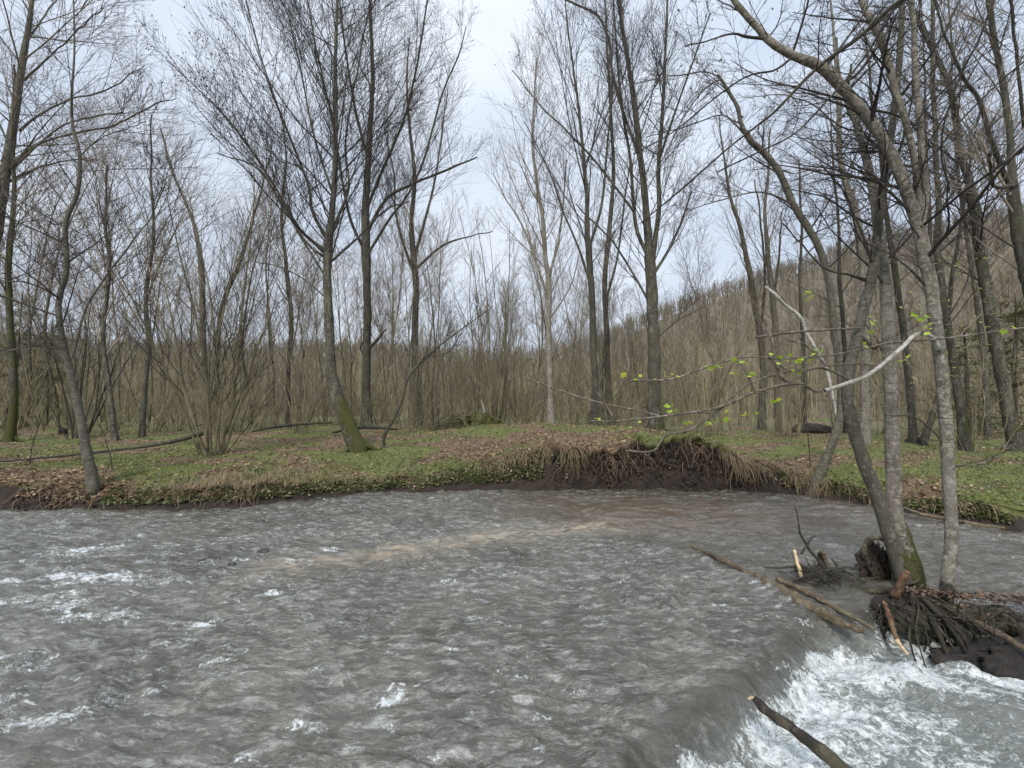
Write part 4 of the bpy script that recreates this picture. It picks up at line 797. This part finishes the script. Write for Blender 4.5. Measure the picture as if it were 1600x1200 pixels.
scatter(CP, 100, 17, 38, 'coppiced_shrub', 'many stemmed brown shrub in the thicket %s', 'shrub', 'coppiced shrubs %s', .6, 1.2, 1)
scatter(BP, 100, 14.5, 30, 'low_bush', 'low twiggy olive brown bush %s', 'bush', 'low bushes %s', .7, 1.3, 1)

# evergreens at both edges
def evergreen(label, px, Y, h, rad, seed, n=5200):
    rng = np.random.default_rng(seed); base = gpt(px, Y); e = empty('evergreen_tree', base, label, 'tree')
    S = base[None] - [[0, 0, .1]]; Pp, Rr = batch(rng, S, np.array([[0, 0, 1.]]), np.array([h]), np.array([.11]), 14, .03, .03, .2); g = Geo(); g.tubes(Pp, Rr, 8); g.build('trunk', M_dark, e)
    m = 60; t = rng.uniform(.08, .97, m); i = (t * 13).astype(int); az = rng.uniform(0, 2 * pi, m); D = np.stack([np.cos(az), np.sin(az), np.full(m, .15)], -1); L = rad * (1.05 - t) ** .6 * rng.uniform(.6, 1.2, m) + .2
    P1, R1 = batch(rng, Pp[0, i], D, L, np.full(m, .02), 8, .1, -.04, .3); gc = Geo(); gc.tubes(P1, R1, 4)
    S, D, L, R = kids(rng, P1, R1, L, 9, .15, 1, .8, .5, .6, .005, .4); P2, R2 = batch(rng, S, D, L, R, 6, .1, -.06, .5); gc.tubes(P2, R2, 3); gc.build('branches', M_twigw, e)
    q = P2.reshape(-1, 3); q = q[rng.integers(len(q), size=n)] + rng.normal(0, .07, (n, 3)); g = Geo(); V, t = leafquads(rng, q, .085, up=.2, aspect=.4); g.raw(V, None, t); g.build('foliage', M_ever, e); return e
evergreen('dull green evergreen filling the gap at the far left edge', 8, 20, 6.5, 1.5, 201)
evergreen('small dull green evergreen in the thicket right of the left edge trees', 68, 22, 5.5, 1.3, 202, 3500)
evergreen('dull green conifer at the right edge behind the thickest trunks', 1585, 14.5, 5.0, 1.5, 203, 6500)
evergreen('small dull green conifer left of the one at the right edge', 1515, 17.5, 4.6, 1.2, 204, 4000)

# green buds on right side twigs: a young hazel leafing out
t = coppice('hazel_shrub', 'young hazel with pale opening leaves among the trunks at the right', gpt(1530, 8.6), 7, 3.4, .35, M_coppice, M_twigw, 44, .010, twigs=(6, 4, 0))
rng = np.random.default_rng(5); g = Geo(); pp = np.array([P(rng.normal(1500, 55), rng.uniform(400, 600), rng.uniform(8.1, 9)) for _ in range(150)]); V, tt = leafquads(rng, pp, .07, up=.2, aspect=.4); g.raw(V, None, tt); g.build('leaves', M_bud, t)

# ------------------------------------------------------------------ ground things
def log(name, label, cat, pts, mat, sides=10, knob=.2, n=24, z=None, child=None, group=None, moss=0., ragged=True):
    """pts (px,py,width,depth)"""
    s_, r_ = trunk_px([p for p in pts], pts[0][3], n=n); 
    e0 = nrm(s_[0] - s_[1]); e1 = nrm(s_[-1] - s_[-2])
    s_ = np.vstack([s_[0] + e0 * r_[0] * .15, s_, s_[-1] + e1 * r_[-1] * .15]); r_ = np.concatenate([[.001], r_, [.001]])
    g = Geo(); g.tubes(s_, r_, sides, moss, knob=knob)
    if child:
        e = empty(name, s_[len(s_) // 2], label, cat, group); g.build('log' if cat == 'log' else 'stick', mat, e)
        for nm, pp, m in child:
            a, b_ = trunk_px(pp, pp[0][3], n=10); g = Geo(); g.tubes(a, b_, 6, knob=.2); g.build(nm, m, e)
        return e
    return tag(g.build(name, mat), label, cat, group)
def wl(px, py, z=0): return float(W(px, py, z)[1])
log('fallen_pole', 'long thin fallen pole lying across the grass from the left edge to the hazel clump', 'log', [(-60, 726, 4, 9.6), (0, 721, 5, 9.6), (90, 713, 5, 9.7), (190, 702, 6, 9.9), (260, 692, 7, 10.1), (318, 677, 9, 10.3)], M_dark, n=30,
    child=[('twig', [(60, 716, 3, 9.6), (20, 727, 2, 9.4), (0, 735, 2, 9.3)], M_dark)])
log('sunken_log', 'long weathered broken log lying in the current, its dark thin end pointing left', 'log', [(1080, 853, 4, wl(1080, 866)), (1110, 866, 7, wl(1110, 874)), (1150, 885, 8, wl(1150, 890)), (1185, 902, 12, wl(1185, 905)), (1200, 914, 19, wl(1200, 916)), (1240, 935, 20, wl(1240, 938)), (1290, 962, 17, wl(1290, 966)), (1350, 988, 11, wl(1350, 985))], M_drift, n=60, knob=.5, sides=14)
log('drift_log', 'pale split branch lying against the long broken log at the lip of the drop', 'log', [(1215, 905, 9, wl(1215, 915)), (1260, 925, 10, wl(1260, 935)), (1320, 958, 9, wl(1320, 962)), (1370, 985, 6, wl(1370, 980))], M_drift, knob=.3)
log('black_log', 'wet black log jutting out of the white water at the bottom right', 'log', [(1178, 1092, 10, 2.46), (1200, 1112, 17, 2.40), (1240, 1140, 19, 2.33), (1280, 1170, 22, 2.27), (1320, 1205, 26, 2.19), (1380, 1262, 28, 2.08)], M_wetwood, n=40, knob=.3,
    child=[('split_stub', [(1183, 1094, 4, 2.46), (1176, 1090, 3, 2.47), (1170, 1092, 1, 2.48)], M_cream)])
log('jam_log', 'dark horizontal log wedged behind both near trunks with an orange broken end', 'log', [(1322, 918, 10, 4.2), (1350, 924, 13, 4.1), (1390, 921, 14, 4.0), (1430, 924, 15, 3.98), (1480, 928, 14, 4.0), (1500, 930, 12, 4.0)], M_wetwood, n=30, knob=.3,
    child=[('broken_end', [(1492, 929, 13, 4.0), (1505, 930, 12, 4.0), (1519, 930, 9, 4.0)], M_orange)])
log('broken_stub', 'stout orange broken branch stub poking up before the mossy twin trunk', 'branch', [(1398, 932, 16, 3.75), (1405, 915, 14, 3.72), (1414, 898, 11, 3.7), (1418, 892, 6, 3.7)], M_orange, n=10, knob=.25)
log('broken_stick', 'peeled orange stick with a pale split tip hanging down over the foam', 'branch', [(1382, 940, 8, 3.7), (1388, 958, 9, 3.6), (1396, 985, 10, 3.5), (1402, 1002, 9, 3.45)], M_orange, n=16, knob=.2,
    child=[('split_tip', [(1400, 999, 9, 3.45), (1409, 1011, 8, 3.42), (1418, 1022, 5, 3.4)], M_cream)])
log('leaning_log', 'long mossy pole sloping down right from the log jam to the pool', 'log', [(1490, 955, 14, 3.72), (1530, 975, 16, 3.55), (1570, 995, 15, 3.4), (1610, 1018, 13, 3.28), (1700, 1060, 12, 3.05)], M_drift, n=24, moss=.5)
log('large_log', 'big dark log with leaf debris on top holding back the river at the right edge', 'log', [(1440, 958, 40, 3.85), (1500, 962, 50, 3.78), (1560, 970, 56, 3.68), (1640, 985, 62, 3.55), (1800, 1015, 66, 3.35), (2000, 1060, 60, 3.1), (2300, 1120, 60, 2.8)], bark('sodden_log', (.012, .010, .007), (.05, .042, .030), (.15, .13, .095), .3), n=90, sides=20, knob=.35)
# dark face of the jam below the big log
def blob(name, label, cat, c, size, mat, seed, amp=.3, sub=4, top=None, moss=0., parent=None, kind=None):
    bm = bmesh.new(); bmesh.ops.create_icosphere(bm, subdivisions=sub, radius=1); V = np.array([v.co[:] for v in bm.verts]); T = np.array([[v.index for v in f.verts] for f in bm.faces]); bm.free()
    n = fbm(V[:, 0] * 1.7 + V[:, 2] + seed, V[:, 1] * 1.7 - V[:, 2], 4, seed) + .4 * fbm(V[:, 0] * 6, V[:, 1] * 6 + V[:, 2] * 5, 3, seed + 4)
    g = Geo(); g.raw(np.array(c) + V * (1 + amp * n)[:, None] * np.array(size), None, T, moss * np.clip(V[:, 2] + .3, 0, 1)); o = g.build(name, mat, parent)
    if parent is None: tag(o, label, cat, kind=kind)
    return o
blob('log_jam', 'black sodden heap of earth and roots under the big log at the right', 'debris', (4.35, 3.46, -.28), (1.0, .20, .20), M_jam, 3, .35, 5)
rng = np.random.default_rng(71); g = Geo(); n = 100; x0 = rng.uniform(3.0, 5.0, n); S = np.stack([x0, 3.72 - (x0 - 3.5) * .16 + rng.uniform(-.22, .05, n), rng.uniform(-.02, .16, n)], -1)
D = np.stack([rng.normal(0, .8, n), -rng.uniform(.1, 1, n), rng.uniform(-.6, .25, n)], -1); pp, rr = batch(rng, S, D, rng.uniform(.08, .38, n), rng.uniform(.002, .010, n), 7, .22, -.12); g.tubes(pp, rr, 5, knob=.2)
tag(g.build('root_tangle', M_wetwood), 'tangle of wet roots and twigs hanging over the front of the big log', 'roots', kind='stuff')
# leaf debris on the log
rng = np.random.default_rng(12)
pp = np.stack([rng.uniform(3.35, 4.8, 900), rng.normal(3.72, .07, 900), np.zeros(900)], -1); pp[:, 1] -= (pp[:, 0] - 3.5) * .16; pp[:, 2] = .17 - .9 * (pp[:, 1] - 3.72 + (pp[:, 0] - 3.5) * .16) ** 2 * 6 + rng.normal(0, .015, 900)
g = Geo(); V, t = leafquads(rng, pp, .035); g.raw(V, None, t); tag(g.build('leaf_debris', flat('wet_leaves', (.035, .02, .013), (.16, .10, .065), island=True, bump=0)), 'brown dead leaves lying along the top of the big log', 'leaves', kind='stuff')
# twig debris raft
def sticks(label, lst, group):
    for i, (lab, pts, m) in enumerate(lst): log('drift_stick', lab, 'stick', pts, m, sides=7, n=14, knob=.2, group=group)
sticks('', [
    ('thin twig standing up out of the debris and bending left over the water', [(1318, 924, 3.8, 4.3), (1290, 889, 5.0, 4.45), (1265, 859, 5.0, 4.5), (1250, 832, 3.8, 4.5), (1246, 809, 2.5, 4.5), (1240, 789, 1.9, 4.5)], M_dark),
    ('short forked twig crossing the upright twig in the debris', [(1252, 866, 3.8, 4.5), (1262, 849, 3.8, 4.5), (1273, 836, 2.5, 4.5)], M_dark),
    ('pale peeled stick at the left end of the debris raft', [(1241, 859, 5.0, 4.55), (1246, 879, 6.2, 4.5), (1254, 906, 6.2, 4.4)], M_cream),
    ('short black log lying crosswise in the middle of the debris raft', [(1245, 887, 15.0, 4.5), (1265, 891, 16.2, 4.5), (1292, 887, 12.5, 4.5)], M_wetwood),
    ('dark stump piece standing on end in the debris raft', [(1283, 897, 15.0, 4.5), (1284, 879, 13.8, 4.5), (1281, 862, 10.0, 4.5)], M_wetwood),
    ('brown stick leaning left in the debris raft', [(1298, 899, 8.8, 4.45), (1291, 879, 7.5, 4.45), (1283, 860, 6.2, 4.45)], M_drift),
    ('long thin stick lying flat in front of the debris raft', [(1240, 907, 5.0, 4.35), (1275, 897, 6.2, 4.35), (1310, 887, 5.0, 4.4), (1342, 887, 3.8, 4.4)], M_dark),
    ('fine twig trailing left from the debris raft over the water', [(1195, 887, 2.5, 4.55), (1225, 887, 3.1, 4.5), (1260, 886, 3.8, 4.5), (1300, 894, 3.8, 4.45)], M_dark),
    ('dark bent twig on the right side of the debris raft', [(1300, 874, 3.8, 4.5), (1315, 889, 3.8, 4.4), (1335, 899, 3.8, 4.35), (1350, 909, 3.8, 4.3)], M_dark),
    ('short brown twig lying at the foot of the debris raft', [(1255, 914, 5.0, 4.3), (1285, 906, 5.0, 4.3), (1312, 909, 3.8, 4.3)], M_drift)], 'drift sticks of the debris raft')
g = Geo(); rng = np.random.default_rng(33)
for i in range(260):
    c = P(rng.normal(1290, 26), rng.normal(905, 9), 4.4 + rng.normal(0, .12)); c[2] = max(c[2], 0) * .5 + rng.uniform(0, .06); d = nrm(rng.normal(0, 1, 3) * [1, .8, .35]); L = rng.uniform(.05, .3)
    pp, rr = batch(rng, c[None], d[None], np.array([L]), np.array([rng.uniform(.002, .006)]), 5, .15, 0); g.tubes(pp, rr, 4)
tag(g.build('twig_debris', M_dark), 'tangle of fine twigs caught in the river left of the mossy twin trunk', 'debris', kind='stuff')
# rocks / sticks breaking the surface on the left
for i, (px, py, s_, lab) in enumerate(((413, 862, .10, 'black wet rock tip breaking the surface with a twig on top'), (320, 877, .09, 'flat black rock in the riffle, leftmost of the cluster of three'), (338, 873, .06, 'small black rock between two others in the riffle'), (364, 881, .055, 'small black rock at the right of the cluster in the riffle'), (408, 813, .06, 'tiny black rock far out near the far bank'), (160, 908, .06, 'dark rock under the white foam at the left'))):
    c = W(px, py + 3); blob('rock', lab, 'rock', (c[0], c[1], .015), (s_ * .75, s_ * .45, s_ * .36), M_stone, 40 + i, .35, 3)
log('fallen_branch', 'grey fallen branch lying in the shallows along the foot of the right bank', 'branch', [(1412, 793, 5, 6.95), (1440, 803, 7, 6.8), (1490, 812, 7, 6.6), (1540, 822, 8, 6.35), (1620, 830, 9, 6.15)], M_drift, n=30, knob=.25)
log('fallen_branch', 'small grey branch lying on the grass at the right in front of the mossy trunks', 'branch', [(1490, 727, 4, 8.6), (1520, 727, 5, 8.6), (1548, 720, 3, 8.7)], M_drift)
log('fallen_log', 'low dark fallen trunk lying behind the foot of the straight dark alder', 'log', [(520, 676, 4, 14.3), (560, 668, 6, 14.3), (590, 668, 6, 14.4), (622, 671, 3, 14.4)], M_dark, moss=.3)
log('fallen_log', 'dark fallen stem lying among leaves left of the mossy leaner', 'log', [(395, 674, 3, 13.4), (430, 667, 5, 13.4), (470, 663, 4, 13.6), (520, 660, 2, 14)], M_dark, moss=.3)
# mossy stump beside the left tree
e = empty('mossy_stump', W(150, 760, .32), 'small bright green mossy stump at the foot of the crooked bank alder', 'stump')
c = W(150, 757, .34); g = Geo(); g.tubes(spline([c + [-.02, 0, -.14], c + [0, 0, .0], c + [.01, 0, .12], c + [.0, 0, .17]], 10), np.array([.17, .15, .125, .11, .10, .095, .09, .085, .06, .01]), 12, 1., knob=.3); g.build('stump', M_moss, e)
# uprooted root mound
mb = gpt(752, solveY(752, 668, 13.5))
e = empty('uprooted_stump', mb, 'uprooted mossy root mound with a splintered snag on the rise in the middle', 'stump')
blob('earth_core', None, None, mb + [.05, 0, .15], (.75, .45, .44), M_moss, 8, .4, 4, parent=e)
rng = np.random.default_rng(77); g = Geo()
for i in range(46):
    a = rng.uniform(pi * .75, 1.95 * pi); L = rng.uniform(.5, 1.9) * (1.4 if math.cos(a) < 0 else .7); d = np.array([math.cos(a), math.sin(a) * .6, 0]); s0 = mb + [rng.normal(0, .2), rng.normal(-.1, .12), rng.uniform(.2, .55)]
    m1 = s0 + d * L * .4 + [0, 0, rng.uniform(-.05, .1)]; e1 = s0 + d * L; e1[2] = float(gz(e1[0], e1[1])) + .02
    g.tubes(spline([s0, m1, e1], 10), np.linspace(rng.uniform(.014, .04), .006, 10), 6, rng.uniform(0.1, 1.2) * np.ones((1, 10)), knob=.2)
g.build('roots', M_drift, e)
g = Geo(); s_, r_ = trunk_px([(757, 645, 4), (755, 634, 3), (752, 626, 2)], mb[1]); g.tubes(s_, r_, 7, knob=.3); g.build('snag', M_white, e)
g = Geo(); P0, R0 = batch(rng, np.tile(mb + [.2, .1, .3], (14, 1)), np.stack([rng.uniform(0, 1.2, 14), rng.normal(0, .4, 14), np.full(14, 1.)], -1), rng.uniform(1.2, 3.2, 14), np.full(14, .011), 8, .05, .0); g.tubes(P0, R0, 5)
g.build('shoots', M_drift, e)
# earth heap in the clearing, dark stump far left
o = blob('earth_heap', 'low dark earth heap beside the bright grassy clearing', 'mound', gpt(1272, 17.5) + [0, 0, .05], (.85, .5, .3), M_earth, 9, .3)
blob('tree_stump', 'small black stump on the grass at the left edge of the wood', 'stump', gpt(97, 15) + [0, 0, .08], (.12, .12, .16), M_earth, 19, .2)
# slender saplings at the bank, right
for i, (px, Y, h, lean, lab) in enumerate(((1265, 9.3, 2.6, -.05, 'very thin bare sapling before the foot of the snaking trunk'), (1290, 8.9, 1.9, .1, 'short wispy twig sapling right beside the foot of the snaking trunk'), (48, 9.0, 1.6, .1, 'short thin sapling on the grass left of the crooked bank alder'), (178, 8.6, 1.3, -.1, 'short bare sapling just right of the crooked bank alder'))):
    rng = np.random.default_rng(300 + i); b0 = gpt(px, Y); e = empty('sapling', b0, lab, 'sapling'); Pp, Rr = batch(rng, b0[None] - [[0, 0, .05]], np.array([[lean, 0, 1.]]), np.array([h]), np.array([.011]), 10, .06, .0, .3); g = Geo(); g.tubes(Pp, Rr, 6); g.build('trunk', M_dark, e)
    g = Geo(); S, D, L, R = kids(rng, Pp, Rr, np.array([h]), 9, .25, .98, .6, .35, .6, .002); P1, R1 = batch(rng, S, D, L, R, 6, .14, .02); g.tubes(P1, R1, 3); g.build('crown', M_twig, e)

# ------------------------------------------------------------------ ground cover (stuff)
rng = np.random.default_rng(500)
def rand_ground(n, dmax=16, pw=1.5, dmin=.02):
    d = dmin + (dmax - dmin) * rng.random(n) ** pw; u = rng.uniform(-1.32, 1.32, n); 
    y = 8.5 + d; x = u * y; y = bank(x) + .36 * (1 - undercut(x)) + d; return x, y
def surf_z(x, y):
    d = np.maximum(y - bank(x) - .36 * (1 - undercut(x)) , 0); k = np.exp(-d / .25); return gz(x, y) * (1 - k) + lip(x) * k
def face_pts(n, x0, x1, s0=.15, s1=1.05):
    x = rng.uniform(x0, x1, n); s_ = rng.uniform(s0, s1, n); u = undercut(x); y = bank(x) + (1 - u) * (.30 * s_ + .1 * s_ ** 2) + u * (.05) - .03 ; return np.stack([x, y, lip(x) * s_], -1)
x, y = rand_ground(60000); z = surf_z(x, y); cv = cover(x, y) + rng.normal(0, .25, len(x)); k = cv > .40; g = Geo(); V, t = leafquads(rng, np.stack([x, y, z + rng.uniform(.0, .03, len(x))], -1)[k], .062, up=.5); g.raw(V, None, t)
fl = np.concatenate([face_pts(1500, bx(-150), bx(640), .55), face_pts(500, bx(640), bx(1600), .3)]); V, t = leafquads(rng, fl, .06, up=.2); g.raw(V, None, t)
tag(g.build('leaf_litter', M_litter), 'brown fallen leaves scattered over the bank', 'leaves', kind='stuff')
def blades(pts, L, wd, droop, mat, name, label, up=1.):
    n = len(pts); d = rng.normal(0, .45, (n, 3)); d[:, 2] = up; d = nrm(d); s = nrm(np.cross(d, rng.normal(0, 1, (n, 3)))); l = (L * (.5 + rng.random(n)))[:, None]
    a = pts - s * wd / 2; b_ = pts + s * wd / 2; dr = nrm(np.stack([d[:, 0], d[:, 1], 0 * d[:, 2]], -1)); m = pts + d * l * .55; e_ = pts + d * l + (dr * .4 - np.array([0, 0, 1.])) * l * droop
    V = np.stack([a, b_, m + s * wd * .4, m - s * wd * .4, e_], 1).reshape(-1, 3); ii = np.arange(n)[:, None] * 5
    g = Geo(); g.raw(V, ii + np.array([[0, 1, 2, 3]]), ii + np.array([[3, 2, 4]])); return tag(g.build(name, mat, None, False), label, 'grass', kind='stuff')
x, y = rand_ground(115000, 13, 1.4); cv = cover(x, y) + rng.normal(0, .18, len(x)); k = cv < .55; blades(np.stack([x, y, surf_z(x, y)], -1)[k], .055, .011, .35, M_grass, 'grass', 'short green grass and moss covering the bank')
# low herbs hugging the ground and the bank face
x, y = rand_ground(26000, 9, 1.8); cv = cover(x, y); k = cv + rng.normal(0, .15, len(x)) < .42; pts = np.stack([x, y, surf_z(x, y) + rng.uniform(0, .05, len(x))], -1)[k]
pf = np.concatenate([face_pts(3800, bx(640), bx(850), .3), face_pts(3800, bx(150), bx(640), .35), face_pts(500, bx(850), bx(930), .5), face_pts(2200, bx(150), bx(640), .5), face_pts(4500, bx(1230), bx(1600), .35)])
pa = np.concatenate([pts, pf]); pa = pa[perlin(pa[:, 0] * 2.2, pa[:, 1] * 2.2 + pa[:, 2] * 3, 66) + .6 * perlin(pa[:, 0] * 7, pa[:, 1] * 7 + pa[:, 2] * 7, 67) > rng.uniform(-.75, .45, len(pa))]
g = Geo(); V, t = leafquads(rng, pa, .05, up=.3, aspect=.8); g.raw(V, None, t); tag(g.build('herbs', M_herb), 'low green leafy herbs on the bank and its face', 'plants', kind='stuff')
# pale dead grass hanging over the lip and roots on the cut face
def hang(n, xr, Lr, rad, zf=(.85, 1.02), out=.06, curl=.3):
    x = rng.uniform(*xr, n * 2); x = x[perlin(x * 2.6, 7.7, 44) + .5 * perlin(x * 9, 1.7, 45) > rng.uniform(-.45, .55, len(x))]; n = len(x); u = undercut(x); z = lip(x) * rng.uniform(*zf, n); y = bank(x) + (1 - u) * .34 * (z / lip(x)) + u * .02 - rng.uniform(0, .04, n)
    S = np.stack([x, y, z], -1); D = np.stack([rng.normal(0, curl, n), -rng.uniform(.3, 1., n) * (1 - .4 * u), rng.uniform(-.6, .5, n)], -1); L = rng.uniform(*Lr, n)
    return batch(rng, S, D, L, np.full(n, rad) * rng.uniform(.5, 1.5, n), 6, .13, -.42, .5)
g = Geo()
for n, a, b_, L, r in ((300, 230, 440, (.12, .42), .0042), (120, 440, 640, (.1, .25), .004), (170, 640, 840, (.15, .4), .0042), (110, 830, 900, (.25, .75), .0048), (110, 900, 1150, (.10, .40), .0045), (380, 1120, 1330, (.15, .5), .0048), (170, 1330, 1600, (.1, .3), .004)):
    pp, rr = hang(n, (bx(a), bx(b_)), L, r); g.tubes(pp, rr, 3)
tag(g.build('hanging_grass', M_dry, None), 'straw coloured dead grass hanging over the edge of the bank', 'grass', kind='stuff')
g = Geo(); pp, rr = hang(150, (bx(880), bx(1260)), (.15, .6), .0045, (.5, 1.02), curl=.7); g.tubes(pp, rr, 4); pp, rr = hang(160, (bx(-60), bx(430)), (.1, .4), .006, (.3, 1.), curl=.9); g.tubes(pp, rr, 4); pp, rr = hang(160, (bx(1230), bx(1420)), (.2, .5), .006, (.4, 1.), curl=.9); g.tubes(pp, rr, 4)
tag(g.build('hanging_roots', M_rootm), 'fine brown roots dangling from the cut earth bank', 'roots', kind='stuff')
# dry tufts
xt = rng.uniform(-1, 1, 0)
cl = np.concatenate([np.array([[rng.normal(bx(c), .35), 0, 0] for _ in range(m)]) for c, m in ((300, 380), (370, 420), (410, 300), (250, 150), (470, 120), (620, 120), (860, 200), (1180, 200), (1240, 220))]); x = cl[:, 0]; y = bank(x) + .30 + rng.uniform(-.15, .45, len(x)); blades(np.stack([x, y, surf_z(x, y) - .02], -1), .20, .008, .75, M_dry, 'dry_grass_tufts', 'straw coloured dry grass tufts along the left bank edge')
# earth clods and stones on the cut face
g = Geo(); n = 2600; x = rng.uniform(bx(-80), bx(1280), n); u = undercut(x); k = (u > .3) | (x < bx(140)); x = x[k]; n = len(x); s_ = rng.random(n) ** 1.6; y = bank(x) + .02 + (1 - undercut(x)) * .3 * s_ - .02; V, t = diamonds(rng, np.stack([x, y, lip(x) * s_ * .8 + .03], -1), .075); V += rng.normal(0, .006, V.shape); g.raw(V, None, t); tag(g.build('earth_clods', M_earth, None, False), 'crumbled dark clods on the face of the eroded bank', 'earth', kind='stuff')
# twigs lying about
n = 900; x, y = rand_ground(n, 8, 1.2); L = rng.uniform(.1, .7, n); az = rng.uniform(0, pi, n); pp, rr = batch(rng, np.stack([x, y, surf_z(x, y) + .02], -1), np.stack([np.cos(az), np.sin(az) * .7, rng.normal(0, .12, n)], -1), L, rng.uniform(.003, .007, n), 5, .1, -.01); g = Geo(); g.tubes(pp, rr, 4)
tag(g.build('fallen_twigs', M_twigw), 'small dead twigs scattered on the ground', 'twigs', kind='stuff')
print('objects', len(bpy.data.objects), 'verts', sum(len(m.vertices) for m in bpy.data.meshes))
